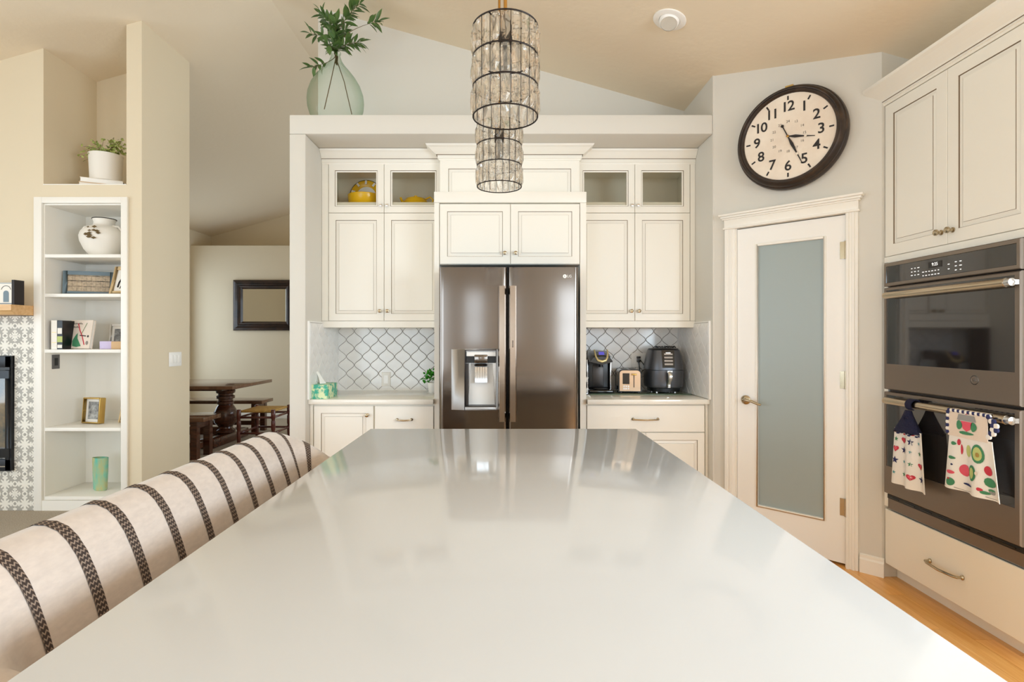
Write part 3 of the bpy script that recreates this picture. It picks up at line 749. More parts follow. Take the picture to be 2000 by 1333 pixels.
DHX0, DHX1, DHZ0, DHZ1 = PX(908, RY), PX(970, RY), PZ(795, RY), PZ(684, RY)
dl_, yl = fdoor(RX0, xs-.004, 'freezer_door', (DHX0, DHX1, DHZ0, DHZ1))
dr_, yr = fdoor(xs+.004, RX1, 'fridge_door')
def fhandle(x, dd, nm):
    z0, z1 = PZ(822, RY), PZ(560, RY); pts = []; m = MB()
    L = []
    for i in range(13):
        u = i/12; z = z0+(z1-z0)*u; st = RY-.055-.012*math.sin(PI*u)
        L.append([(x-.023, st+.010, z), (x-.017, st-.004, z), (x+.017, st-.004, z), (x+.023, st+.010, z), (x+.015, st+.016, z), (x-.015, st+.016, z)])
    m.loft(L, 0, True)
    for z in (z0+.03, z1-.03): m.box(x-.010, x+.010, RY-.052, RY+.002, z-.02, z+.02)
    return m.build(nm, 'steel_handle', dd, world=True)
fhandle(PX(980.5, 3.47), dl_, 'handle'); hr = fhandle(PX(1001.5, 3.47), dr_, 'handle')
mk = MB()
for i in range(5): mk.box(PX(1001.5, 3.46)-.003, PX(1001.5, 3.46)+.003, 3.456, 3.4575, 1.270+i*.009, 1.276+i*.009)
mk.build('handle_print', 'ink', hr, world=True)
# dispenser
dp = MB(); a, b, c_, d_ = DHX0, DHX1, DHZ0, DHZ1; q = .10; yf = RY-.013
dp.box(a, b, RY+.062, RY+.068, c_, d_, 0).box(a, a+.004, yf, RY+.062, c_, d_, 1).box(b-.004, b, yf, RY+.062, c_, d_, 1).box(a, b, yf, RY+.062, d_-.004, d_, 1).box(a, b, yf, RY+.062, c_, c_+.006, 1)
dpo = dp.build('dispenser_recess', ['steel_light', 'steel_dark'], dl_, world=True)
fr = MB(); e = .012
fr.box(PX(882, RY), a, RY-.017, RY-.004, c_-.018, d_+.006).box(b, b+.010, RY-.017, RY-.004, c_-.018, d_+.006).box(a, b, RY-.017, RY-.004, d_, d_+.006).box(a, b, RY-.017, RY-.004, c_-.018, c_)
fr.build('dispenser_bezel', 'steel_satin', dl_, world=True, bevel=.002)
mx_ = (a+b)/2
MB().box(a+.012, b-.006, RY-.004, RY+.045, d_-.04, d_-.012).build('dispenser_lamp_bar', 'white', dpo, world=True)
MB().box(a+.006, b-.006, RY+.01, RY+.055, d_-.085, d_-.042).build('dispenser_cavity', 'black', dpo, world=True)
MB().box(mx_-.042, mx_+.045, RY-.010, RY+.03, d_-.085, d_-.030).build('chute', 'steel', dpo, world=True, bevel=.006)
MB().lathe([(.040, 0), (.044, .008), (.034, .016)], (mx_, RY+.018, d_-.106), 18).build('nozzle', 'steel_dark', dpo, world=True)
pm = MB()
for i in range(5):
    px_ = mx_-.040+i*.0165; pm.prism([(px_, d_-.215), (px_+.0165, d_-.215), (px_+.015, d_-.112), (px_+.001, d_-.112)], RY+.022-.006*math.sin(PI*(i+.5)/5), RY+.034, 'y')
pm.build('paddle', 'chrome', dpo, world=True)
MB().prism([(a+.018, c_+.008), (b-.012, c_+.008), (b-.028, d_-.09), (a+.036, d_-.09)], RY+.050, RY+.060, 'y').build('dispenser_back_plate', 'white_gloss', dpo, world=True)
MB().box(a+.006, a+.022, RY+.0, RY+.055, c_+.01, d_-.09).build('side_light_strip', 'steel_dark', dpo, world=True)
# maker's mark
lx_, lz_ = PX(1103, RY), PZ(540, RY)
MB().lathe([(.0001, 0), (.0125, 0), (.0125, -.001), (.0001, -.001)], (lx_, yr(lx_)-.0005, lz_), 24, 'y').build('logo_disc', 'white', dr_, world=True)
share('logo_letters', text_mesh('LG', .024, 'white', .0005), dr_, (lx_+.030-t.location.x, yr(lx_+.03)-.001-t.location.y, lz_), (PI/2, 0, 0))
share('logo_face', text_mesh('L', .014, 'ink', .0004), dr_, (lx_-t.location.x, yr(lx_)-.0018-t.location.y, lz_), (PI/2, 0, 0))
MB().box(RX0+.02, RX1-.02, RY+.02, RY+.085, .0, .06).build('kick_grille', 'steel_dark', t, world=True)
# ================================================================ STRIPED SETTEE along the island
t = thing('settee', 'beige satin settee with dark woven stripes beside the island', 'settee', (-.80, 1.44, 0))
# ridge path : near wing -> straight back -> far wing ; entries (x, y, inward normal, top height)
def settee_path():
    pts = []; R = .16; xr = -.86; ya, yb = .90, 2.01; Rn = .125
    def add(x, y, nx, ny, z): pts.append((x, y, nx, ny, z))
    def ztop(k): return .98 - .125*k**1.7          # k: 0 at the corner's start, grows round the wing
    add(-.60, ya-Rn, 0, 1, ztop(1.25)); add(-.65, ya-Rn, 0, 1, ztop(1.12))
    for i in range(9):
        a = -PI/2 - PI/2*i/8; add(xr+Rn+Rn*math.cos(a), ya+Rn*math.sin(a), -math.cos(a), -math.sin(a), ztop(1-i/8))
    for i in range(1, 30): add(xr, ya+(yb-ya)*i/30, 1, 0, .98)
    for i in range(9):
        a = PI - PI/2*i/8; add(xr+R+R*math.cos(a), yb+R*math.sin(a), -math.cos(a), -math.sin(a), ztop(i/8))
    add(-.65, yb+R, 0, -1, ztop(1.12)); add(-.60, yb+R, 0, -1, ztop(1.25))
    return pts
SP = settee_path(); SL = [0]
for a, b in zip(SP, SP[1:]): SL.append(SL[-1]+math.hypot(b[0]-a[0], b[1]-a[1]))
SEC = [(-.060, None, .30), (-.075, None, .55), (-.078, -.20, 0), (-.074, -.10, 0), (-.062, -.045, 0), (-.042, -.014, 0), (-.018, -.001, 0), (.006, -.002, 0), (.028, -.012, 0), (.046, -.030, 0), (.064, -.058, 0), (.080, -.095, 0), (.096, -.14, 0), (.110, -.19, 0), (.128, -.28, 0), (.135, None, .52), (.13, None, .30)]
def surf(sv, off=0.):
    """cross-section of the back at arc length sv, pushed out by off"""
    k = 0
    while k < len(SL)-2 and SL[k+1] < sv: k += 1
    u = (sv-SL[k])/(SL[k+1]-SL[k]); P = [SP[k][i]*(1-u)+SP[k+1][i]*u for i in range(5)]
    l = math.hypot(P[2], P[3]); nx, ny = P[2]/l, P[3]/l; out = []
    n = len(SEC); raw = [(o, (P[4]+dz if dz is not None else z)) for o, dz, z in SEC]
    for i, (o, z) in enumerate(raw):
        if off:
            a, b = raw[max(i-1, 0)], raw[min(i+1, n-1)]; dx, dz = b[0]-a[0], b[1]-a[1]; L = math.hypot(dx, dz) or 1
            o, z = o - dz/L*off, z + dx/L*off
        out.append((P[0]+nx*o, P[1]+ny*o, z))
    return out
m = MB(); L = [surf(s_) for s_ in SL]
m.loft(L, 0, True, False, False)
m.add(L[0], [tuple(range(len(L[0])))]); m.add(L[-1], [tuple(range(len(L[0])))[::-1]])
back = m.build('back_cushion', 'satin', t, world=True)
s0 = SL[10]     # where the straight run starts (y = .90)
for k_ in range(0, 11):
    sc = s0 + .0 + .1285*k_
    if sc > SL[-1]-.02 or sc < .02: continue
    wd = .013; A, B, Cc = surf(sc-wd, .0016), surf(sc, .0022), surf(sc+wd, .0016); n_ = len(A)
    vs = A + B + Cc; fs = []; uvs = []
    dist = [0]
    for i in range(1, n_): dist.append(dist[-1] + (Vector(B[i])-Vector(B[i-1])).length)
    for i in range(n_-1):
        fs += [(i, i+1, n_+i+1, n_+i), (n_+i, n_+i+1, 2*n_+i+1, 2*n_+i)]
    m = MB().add(vs, fs, 0, True); o = m.build('stripe_band', 'band', back, world=True)
    lay = o.data.uv_layers.new(name='UVMap'); inv = wm(t)
    for li, lp in enumerate(o.data.loops):
        p = inv @ o.data.vertices[lp.vertex_index].co
        best = min(range(3*n_), key=lambda q: (Vector(vs[q])-p).length_squared)
        lay.data[li].uv = (best//n_ / 2.0, dist[best % n_])
MB().box(-.84, -.36, .80, 2.09, .44, .56).build('seat', 'satin', t, world=True, bevel=.03, segs=3)
MB().box(-.82, -.38, .82, 2.07, .36, .44).build('seat_frame', 'walnut', t, world=True)
for x in (-.79, -.41):
    for y in (.86, 2.03): MB().lathe([(.016, 0), (.026, .36)], (x, y, 0), 12).build('leg', 'walnut', t, world=True)

# ================================================================ PENDANTS
def crystal_mesh():
    w, h, dp = .0105, .0655, .0055
    top, mid = [], []
    ring = [(-w, 0), (-w*.45, -dp), (w*.45, -dp), (w, 0), (w*.45, dp*.6), (-w*.45, dp*.6)]
    L = [[(x*.8, y*.3, .0) for x, y in ring], [(x, y, h*.16) for x, y in ring], [(x*1.0, y*(.55 if i in (1, 4) else 1.25), h*.5) for i, (x, y) in enumerate(ring)], [(x, y, h*.84) for x, y in ring], [(x*.8, y*.3, h) for x, y in ring]]
    return MB().loft(L, 0, False).mesh('crystal', 'crystal')
def crystal_mesh2():
    w, h, dp = .0105, .0655, .0065
    L = [[(-w*.9, 0, 0), (0, -dp*.3, 0), (w*.9, 0, 0), (0, dp*.3, 0)], [(-w, 0, h*.3), (w*.35, -dp, h*.3), (w, 0, h*.3), (0, dp*.5, h*.3)], [(-w, 0, h*.7), (-w*.4, -dp, h*.7), (w, 0, h*.7), (0, dp*.5, h*.7)], [(-w*.9, 0, h), (0, -dp*.3, h), (w*.9, 0, h), (0, dp*.3, h)]]
    return MB().loft(L, 0, False).mesh('crystal', 'crystal')
cm = [crystal_mesh(), crystal_mesh2()]
def pendant(label, x, y, z0, r):
    t = thing('pendant_light', label, 'pendant light', (x, y, z0), 0, 'crystal drum pendants over the island')
    tier = .0735; N = 20
    for k in range(4):
        pts = [(r*math.cos(2*PI*i/40), r*math.sin(2*PI*i/40), k*tier) for i in range(40)]
        MB().tube(pts, .0019, 6, 0, True).build('ring', 'bronze', t)
    for i in range(N):
        a = 2*PI*(i+.5)/N
        MB().tube([(r*math.cos(a), r*math.sin(a), 0), (r*math.cos(a), r*math.sin(a), 3*tier)], .0009, 5).build('wire', 'bronze', t)
    for k in range(3):
        for i in range(N):
            a = 2*PI*i/N
            share('crystal', cm[(i*7+k*3) % 2], t, (r*math.cos(a), r*math.sin(a), k*tier+.004), (0, random.uniform(-.03, .03), a+PI/2+random.uniform(-.12, .12)), (1.08, random.uniform(.85, 1.2), 1))
    m = MB()
    for i in range(3):
        a = 2*PI*i/3; m.tube([(0, 0, 3*tier), (r*math.cos(a), r*math.sin(a), 3*tier)], .002, 6)
    m.lathe([(.018, 2.2*tier), (.018, 3*tier), (.010, 3*tier+.03)], seg=16); m.build('spider_and_socket', 'bronze', t)
    MB().lathe([(.006, 1.35*tier), (.017, 1.6*tier), (.019, 1.8*tier), (.012, 2.2*tier)], seg=14).build('bulb', 'lamp_lens', t)
    zc = ceil_z(x)-z0
    MB().lathe([(.0045, 3*tier+.02), (.0045, zc-.02)], seg=10).build('rod', 'brass', t)
    MB().lathe([(.055, zc+.015), (.055, zc-.022), (.02, zc-.03)], seg=24).build('canopy', 'bronze', t)
PR = .080
Y1 = PR*2*F/126; Y2 = PR*2*F/86.5
pendant('nearer, larger-looking crystal drum pendant over the island', PX(987, Y1), Y1, PZ(229, Y1), PR)
pendant('farther crystal drum pendant over the island, hanging behind the first', PX(975.2, Y2), Y2, PZ(365, Y2), PR)

# ================================================================ ROUND WALL CLOCK
t = thing('wall_clock', 'large round wall clock with distressed dark frame', 'clock', (0, 0, 0), -PI/4)
u = .345*R2; t.location = (PC[0]+u/R2, PC[1]-u/R2, 2.552)
R = .313
MB().lathe([(R*.90, -.001), (R*.97, -.006), (R, -.024), (R*1.0, -.044), (R*.985, -.060), (R*.965, -.064), (R*.96, -.078), (R*.935, -.094), (R*.90, -.100), (R*.885, -.098), (R*.88, -.092), (R*.85, -.092), (R*.835, -.088), (R*.825, -.080), (R*.82, -.072)], seg=72, axis='y', cap=False).build('frame', 'clock_frame', t)
fc = MB().lathe([(.001, -.077), (R*.83, -.077), (R*.83, -.070), (.001, -.070)], seg=64, axis='y').build('face', 'clock_face', t)
MB().lathe([(R*.9, -.003), (R*.9, -.010), (.001, -.010)], seg=48, axis='y').build('back_plate', 'clock_frame', t)
for h in range(1, 13):
    a = PI/2 - 2*PI*h/12; rr = R*.575
    share('numeral', text_mesh(str(h), .084, 'ink', .0006, 'CENTER', .0011, .86), fc, (rr*math.cos(a), -.0785, rr*math.sin(a)), (PI/2, 0, 0))
    share('inner_numeral', text_mesh(str(h+12 if h < 12 else 24), .021, 'ink_soft', .0004), fc, (R*.29*math.cos(a), -.0778, R*.29*math.sin(a)), (PI/2, 0, 0))
    m = MB().box(-.0045, .0045, -.0785, -.0772, R*.705, R*.785); m.build('hour_tick', 'ink', fc, rot=(0, PI/2-a, 0))
def hand(nm, ang, L, tail, wd):
    m = MB().prism([(-.002, -.0), (-wd, L*.28), (-.0035, L*.62), (-.0018, L), (.0018, L), (.0035, L*.62), (wd, L*.28), (.002, 0)], -.084, -.0825, 'y')
    if tail: m.prism([(-.003, 0), (-.003, -tail), (.003, -tail), (.003, 0)], -.084, -.0825, 'y').lathe([(.009, -.0825), (.009, -.084)], (0, 0, -tail), 14, 'y')
    o = m.build(nm, 'ink', t, rot=(0, ang, 0))
    MB().lathe([(.0075, -.0838), (.0075, -.0848)], (0, 0, L*.66), 14, 'y').build('hand_ring', 'clock_face', o)
hand('hour_hand', math.radians(103), .152, 0, .009); hand('minute_hand', math.radians(156), .195, .075, .009)
MB().lathe([(.008, -.084), (.008, -.087), (.003, -.089)], axis='y', seg=14).build('hub', 'brass', t)
MB().box(-.025, .02, -.05, -.02, R-.004, R+.008).build('gilt_chip', 'gold', t)

# ================================================================ RECESSED EYEBALL LIGHT
ry = 3.247; rx_ = PX(1308, ry)
t = thing('recessed_light', 'white recessed eyeball light in the sloping ceiling', 'ceiling light', (rx_, ry, ceil_z(rx_))); t.rotation_euler = (0, math.atan(.283), 0)
MB().lathe([(.098, 0), (.098, -.006), (.090, -.009), (.064, -.009), (.060, -.002)], seg=36, cap=False).build('trim_ring', 'white', t)
e = MB().lathe([(.060, .0), (.060, -.012), (.055, -.030), (.048, -.038)], seg=30, cap=False).lathe([(.060, .0), (.055, .01)], seg=30)
e = e.build('eyeball', 'white', t, rot=(-.35, 0, 0))
MB().lathe([(.048, -.036), (.046, -.032), (.001, -.028)], seg=24).build('lens', 'lamp_lens', e)

# ================================================================ VASE AND BRANCHES on the ledge
vx, vy, vz = PX(654, 3.86), 3.88, LEDGE
t = thing('demijohn_vase', 'pale green glass demijohn on the ledge, holding leafy branches', 'vase', (vx, vy, vz))
prof = [(.02, .004), (.12, .004), (.150, .012), (.175, .06), (.193, .12), (.197, .17), (.192, .22), (.172, .28), (.140, .335), (.105, .380), (.072, .418), (.046, .455), (.033, .49), (.031, .505), (.036, .512), (.036, .522), (.030, .524)]
MB().lathe(prof, seg=48, cap=False).build('glass_body', 'green_glass', t)
MB().lathe([(.02, .001), (.12, .001), (.12, .004), (.02, .004)], seg=40).build('base_ring', 'green_glass', t)
def leaf_mesh(name, L, W, mat_):
    rows = []; n = 6
    for i in range(n+1):
        u = i/n; w_ = W*math.sin(PI*min(1, u*1.02))**.8*(1-.25*u) if 0 < i < n else .0004
        zc = .10*L*math.sin(PI*u*.9)*-1
        rows.append([(-w_, u*L, -zc*.6+.25*w_), (0, u*L, -zc*.6), (w_, u*L, -zc*.6+.25*w_)])
    return MB().loft(rows, 0, True, False, False).mesh(name, mat_)
leafs = [leaf_mesh('leaf', .092, .0150, 'leaf'), leaf_mesh('leaf', .074, .0190, 'leaf')]
from mathutils import Quaternion
def place_leaf(me, parent, p, d, roll, sc):
    d = Vector(d).normalized(); up = Vector((0, 0, 1)); s_ = d.cross(up)
    if s_.length < .01: s_ = Vector((1, 0, 0))
    s_.normalize(); n_ = s_.cross(d)
    Mx = Matrix((s_, d, n_)).transposed().to_4x4() @ Matrix.Rotation(roll, 4, 'Y')
    o = share('leaf', me, parent, p, Mx.to_euler(), (sc, sc, sc)); return o
def branch(label, tip, low, nleaf, start, bend, spread=.8):
    b = thing('leafy_branch', label, 'branch', (vx, vy, vz+.02), 0, 'branches in the demijohn')
    neck = Vector((random.uniform(-.008, .008), random.uniform(-.008, .008), .49)); T = Vector((PX(tip[0], vy+bend)-vx, bend, PZ(tip[1], vy+bend)-vz-.02)); lo = Vector(low)
    c1 = neck + Vector((0, 0, (T.z-neck.z)*.55+.03)); pts = [lo, lo*.5+neck*.5 + Vector((.006, 0, .02)), neck]
    for i in range(1, 11):
        u = i/10; pts.append(neck*(1-u)**2 + c1*2*u*(1-u) + T*u*u)
    st = MB().tube(pts, [.0032]*3+[.003-.0017*i/10 for i in range(1, 11)], 6).build('stem', 'stem', b)
    cur = pts[2:]
    for i in range(nleaf):
        u = start+(1-start)*(i+.5)/nleaf; f_ = u*10; k = min(int(f_), 9); p = cur[k].lerp(cur[k+1], f_-k)
        d = (cur[k+1]-cur[k]).normalized(); a = i*2.4+random.uniform(-.5, .5)
        side = d.orthogonal().normalized(); side = Quaternion(d, a) @ side
        dd = d*random.uniform(.25, .8)+side*spread*random.uniform(.7, 1.1); dd.z -= .12
        place_leaf(leafs[random.random() < .35], b, p, dd, random.uniform(-.6, .6), random.uniform(.75, 1.15))
    place_leaf(leafs[0], b, cur[-1], (cur[-1]-cur[-2]), 0, 1.0)
branch('longest branch in the demijohn, arching up to the top edge', (702, 8), (.115, .0, .06), 26, .60, -.06)
branch('thin branch in the demijohn with one leaf tuft far right', (738, 42), (.0, .01, .42), 14, .86, .04, .95)
branch('upright left branch in the demijohn with drooping leaves', (628, 26), (-.085, .01, .10), 34, .30, .0)
branch('middle bushy branch in the demijohn', (658, 42), (.0, -.01, .42), 34, .12, -.08)
branch('short branch leaning left from the demijohn neck', (607, 66), (.01, .0, .41), 15, .55, .05)
branch('short branch leaning right from the demijohn neck', (702, 82), (.0, -.01, .42), 32, .18, -.05)
branch('lowest branch drooping left over the demijohn shoulder', (607, 132), (.0, .01, .43), 12, .62, -.10)

branch('short bushy branch in front of the demijohn neck', (640, 88), (.0, -.012, .42), 26, .10, -.12)
branch('upright right branch in the demijohn behind the longest one', (676, 58), (.0, .012, .42), 22, .25, .06)
# ================================================================ COUNTER THINGS, left
bx = thing('tissue_box', 'teal patterned tissue box with a white tissue on the left counter', 'tissue box', (PX(621, 3.76), 3.88, SB))
MB().box(-.062, .064, -.11, .11, 0, .098).build('box', 'tissue_box', bx, bevel=.002)
tm = MB(); L = []
for i in range(5):
    u = i/4; L.append([(-.02+.0*u-.030*u, -.02+.02*math.sin(3*u), .097+.085*u), (-.003-.04*u, .0, .097+.09*u), (.012-.045*u, .02-.015*u, .097+.075*u)])
tm.loft(L, 0, True, False, False).build('tissue', 'white', bx)
ph = thing('potted_plant', 'small bright green plant in white pot beside the fridge', 'plant', (PX(846, 4.2), 4.22, SB))
MB().lathe([(.036, 0), (.040, .004), (.048, .072), (.050, .078), (.045, .078), (.043, .066)], seg=24).build('pot', 'white_gloss', ph)
fm = MB()
for i in range(150):
    a = random.uniform(0, 2*PI); e = random.uniform(-.25, 1.25); r_ = random.uniform(.045, .095); c = Vector((r_*math.cos(a)*math.cos(e), r_*math.sin(a)*math.cos(e), .10+.95*r_*math.sin(e)))
    d = c-Vector((0, 0, .08)); d.normalize(); s_ = d.orthogonal().normalized(); s_ = Quaternion(d, random.uniform(0, 6)) @ s_; w_ = random.uniform(.008, .014)
    fm.add([c-d*w_, c+s_*w_, c+d*w_*1.2, c-s_*w_], [(0, 1, 2, 3)], 0, True)
o = fm.build('foliage', 'leaf_bright', ph); o['kind'] = 'stuff'
def outlet(label, x, z, gang=1):
    t = thing('wall_outlet', label, 'outlet', (x, YB-.0135, z)); w_ = .036+.023*(gang-1)
    MB().box(-w_, w_, -.006, 0, -.058, .058).build('plate', 'white', t, bevel=.003)
    for i in range(gang):
        cx = (i-(gang-1)/2)*.046; MB().box(cx-.016, cx+.016, -.008, -.006, -.033, .033).build('receptacle', 'white_gloss', t)
    return t
outlet('white outlet plate low on the left backsplash tiles', PX(755, YB), PZ(741, YB))
outlet('white double outlet plate on right backsplash behind the toaster', PX(1246, YB), PZ(704, YB), 2)
pg = thing('power_plug', 'black power plug and cord in the outlet above the toaster', 'plug', (PX(1245, YB), YB-.022, PZ(700, YB)))
MB().box(-.014, .014, -.03, 0, -.002, .016).box(-.012, .012, -.035, 0, -.030, -.008).build('plug_body', 'black', pg, bevel=.003)
MB().tube([(0, -.025, -.03), (.004, -.03, -.08), (.006, -.02, -.13), (.0, .0, -.2)], .004, 8).build('cord', 'black', pg)
MB().tube([(.01, -.02, -.01), (.04, -.02, -.05), (.055, -.02, -.085), (.03, -.01, -.10), (.02, -.005, -.14)], .003, 8).build('cord', 'black', pg)
# green glass mat under the appliances
gm = MB().box(PX(1150, 4.1), PX(1345, 4.1), 4.03, 4.37, SB, SB+.005).build('glass_mat', 'green_mat', bevel=.002); tag(gm, 'green tinted glass mat under the counter appliances', 'mat')
ZM = SB+.0055
# coffee maker
t = thing('coffee_maker', 'black pod coffee maker with silver band', 'coffee maker', (PX(1175, 4.12), 4.20, ZM))
MB().box(-.098, .090, -.10, .15, 0, .025).build('base', 'black_gloss', t, bevel=.010, segs=3)
MB().lathe([(.055, .025), (.058, .032), (.0, .032)], (0, -.045, 0), 24, cap=False).build('drip_tray', 'steel_dark', t)
MB().box(-.085, .078, .03, .15, .025, .27).build('rear_body', 'black', t, bevel=.012, segs=3)
MB().box(-.05, .035, .024, .031, .04, .21).build('back_plate', 'steel_dark', t, bevel=.003)
L = []
for i in range(9):
    u = i/8; y = -.09+.24*u; h = .325-.05*(1-u)**2; w_ = .088*(.92+.08*math.sin(PI*u))
    L.append([(-w_, y, .235), (-w_, y, h-.03), (-w_+.018, y, h-.006), (0, y, h), (w_-.018, y, h-.006), (w_, y, h-.03), (w_, y, .235), (0, y, .215)])
hd_ = MB().loft(L, 0, True).build('head', 'black_gloss', t)
# U-shaped lid band on the sloping head front
def headf(x, v): return (x, -.094-.004*math.cos(x*10)+.05*v**1.5, .240+.085*v)
bp_ = [headf(-.050, 1.02), headf(-.048, .7), headf(-.042, .35), headf(-.030, .10), headf(0, .0), headf(.030, .10), headf(.042, .35), headf(.048, .7), headf(.050, 1.02)]
MB().tube(bp_, [.005, .0065, .008, .0095, .010, .0095, .008, .0065, .005], 8).build('lid_band', 'cream_trim', t)
MB().add([headf(-.022, .55), headf(.022, .55), headf(.020, .82), headf(-.020, .82)], [(0, 1, 2, 3)]).build('screen', 'display', hd_, loc=(0, -.004, .003))
MB().box(.080, .090, .0, .15, .01, .25).box(-.100, -.090, .0, .15, .01, .25).build('side_trim', 'steel_light', t, bevel=.003)
MB().lathe([(.018, .195), (.012, .235)], (0, -.045, 0), 16).build('spout', 'black', t)
tk = thing('pod_rack', 'slim clear rack of coffee pods left of the coffee maker', 'rack', (PX(1143, 4.10), 4.10, ZM))
MB().box(-.012, .012, -.05, .05, 0, .006).box(-.012, -.009, -.05, .05, .006, .17).box(.009, .012, -.05, .05, .006, .17).build('rack_frame', 'steel_light', tk)
for i in range(4): MB().lathe([(.012, 0), (.019, .03), (.021, .031), (.021, .034)], (0, -.03, .008+.04*i), 16).build('coffee_pod', 'black' if i % 2 else 'white', tk)
# toaster, end-on
t = thing('toaster', 'two-slice steel toaster seen from its end, between coffee maker and air fryer', 'toaster', (PX(1233, 4.1), 4.20, ZM), math.radians(-6))
sh = [(-.083, .012), (.083, .012)] + arc(.055, .150, .028, 0, PI/2, 5) + arc(-.055, .150, .028, PI/2, PI, 5)
MB().prism(sh, -.10, .13, 'y').build('body', 'steel', t)
MB().prism([(x*1.03, (z-.1)*1.02+.1) for x, z in sh], -.103, -.092, 'y').prism([(x*1.03, (z-.1)*1.02+.1) for x, z in sh], .122, .133, 'y').build('end_band', 'black', t)
MB().prism([(x*.93, (z-.095)*.94+.095) for x, z in sh], -.108, -.100, 'y').build('front_plate', 'toaster_face', t)
MB().box(-.055, -.004, -.110, -.107, .070, .152).build('control_window', 'black_gloss', t)
bm_ = MB()
for i in range(3):
    for j in range(2): bm_.box(-.050+i*.016, -.039+i*.016, -.111, -.108, .030+j*.018, .042+j*.018)
bm_.build('buttons', 'steel_light', t)
MB().box(.026, .032, -.110, -.107, .045, .140).build('lever_slot', 'black', t)
MB().box(.010, .048, -.130, -.108, .138, .150).build('lever', 'gold', t, bevel=.003)
sl = MB().box(-.045, -.012, -.075, .105, .1778, .1795).box(.012, .045, -.075, .105, .1778, .1795); sl.build('bread_slots', 'black', t)
for x in (-.065, .065):
    for y in (-.08, .11): MB().lathe([(.010, 0), (.010, .013)], (x, y, 0), 10).build('foot', 'black', t)
MB().box(-.100, -.084, -.03, .0, .02, .05).build('crumb_knob', 'black', t, bevel=.004)
# air fryer
t = thing('air_fryer', 'dark grey air fryer with drawer and steel handle', 'air fryer', (PX(1299, 4.15), 4.20, ZM))
def sq(r, z, k=.62, dy=0.):
    """rounded-square ring"""
    out = []
    for i in range(40):
        a = 2*PI*i/40; c, s_ = math.cos(a), math.sin(a); out.append((r*math.copysign(abs(c)**k, c), r*1.02*math.copysign(abs(s_)**k, s_)+dy, z))
    return out
MB().loft([sq(.118, .038), sq(.132, .045), sq(.138, .07), sq(.138, .175)], 0, True).build('basket_drawer', 'airfryer', t)
MB().loft([sq(.112, .012), sq(.116, .040)], 0, True).build('base', 'black', t)
MB().loft([sq(.137, .178), sq(.134, .22), sq(.124, .28), sq(.112, .325), sq(.100, .332)], 0, True).build('top_housing', 'airfryer', t)
MB().loft([sq(.108, .331), sq(.100, .338), sq(.06, .340)], 0, True).build('lid_cap', 'black', t)
cp_ = MB().loft([[(-.046, -.136, .195), (.046, -.136, .195), (.048, -.112, .325), (-.048, -.112, .325)], [(-.046, -.142, .195), (.046, -.142, .195), (.048, -.120, .328), (-.048, -.120, .328)]], 0, False).build('control_panel', 'black_gloss', t)
km = MB()
for j in range(4): km.add([(-.032, -.1425+.0042*j-.0016, .215+.025*j), (.032, -.1425+.0042*j-.0016, .215+.025*j), (.032, -.1405+.0042*j-.0016, .228+.025*j), (-.032, -.1405+.0042*j-.0016, .228+.025*j)], [(0, 1, 2, 3)])
km.build('control_keys', 'slate', cp_)
MB().add([(-.018, -.1275, .3), (.018, -.1275, .3), (.018, -.1258, .309), (-.018, -.1258, .309)], [(0, 1, 2, 3)]).build('brand_plate', 'display_white', cp_)
hm = MB(); L = []
for i in range(8):
    u = i/7; z = .172-.125*u; y = -.142-.040*math.sin(PI*min(1, u*1.2+.1))-.006; w_ = .018-.004*u
    L.append([(-w_, y, z), (-w_*.6, y-.008, z), (w_*.6, y-.008, z), (w_, y, z), (0, y+.006, z)])
hm.loft(L, 0, True).box(-.018, .018, -.172, -.135, .160, .174); hm.build('drawer_handle', 'steel_light', t)
for x in (-.07, .07): MB().lathe([(.010, 0), (.010, .014)], (x, -.07, 0), 10).build('foot', 'steel_light', t)
for x in (-.07, .07): MB().lathe([(.010, 0), (.010, .014)], (x, .07, 0), 10).build('foot', 'steel_light', t)
gs = MB()
for i in range(26):
    a = random.uniform(0, 6.28); p = Vector((random.uniform(-.05, .055), random.uniform(-.05, .03), .346)); gs.tube([p, p+Vector((.02*math.cos(a), .02*math.sin(a), random.uniform(0, .012))), p+Vector((.035*math.cos(a), .035*math.sin(a), -.002))], .003, 5)
gs = gs.build('crumpled_cloth', 'black', loc=(t.location.x, t.location.y, ZM)); tag(gs, 'small crumpled black cloth lying on the air fryer', 'cloth')
# yellow dishes behind the glass doors
SZ = UZS+.0855; yb_ = 4.20
t = thing('serving_bowl', 'yellow round bowl behind the left glass cabinet door', 'bowl', (PX(713, yb_), yb_, SZ))
MB().lathe([(.07, 0), (.105, .006), (.125, .03), (.130, .085), (.126, .088), (.120, .082), (.112, .03), (.06, .012), (.001, .012)], seg=40).build('bowl_body', 'yellow', t)
t = thing('dinner_plate', 'yellow rimmed plate standing behind the yellow bowl', 'plate', (PX(714, 4.34), 4.345, SZ)); t.scale = (.82, .82, .82)
MB().lathe([(.001, .012), (.095, .010), (.110, .004), (.155, -.004), (.158, -.002), (.11, .010), (.001, .017)], (0, 0, .158), 48, 'y').build('plate_body', 'yellow', t, rot=(-.10, 0, 0))
MB().lathe([(.001, .0105), (.094, .0085)], (0, 0, .158), 40, 'y', cap=False).build('plate_well', 'white_gloss', t, rot=(-.10, 0, 0), loc=(0, -.002, 0))
MB().tube([(.157*math.cos(2*PI*i/48), -.003, .158+.157*math.sin(2*PI*i/48)) for i in range(48)], .003, 6, 0, True).build('dark_rim', 'ink', t, rot=(-.10, 0, 0))
for i in range(10):
    a = 2*PI*i/10+.314*0+PI/2; MB().box(-.010, .010, -.0035, -.0005, .112, .150).build('white_band', 'white_gloss', t, loc=(.0, -.002, .158), rot=(-.10, a-PI/2, 0))
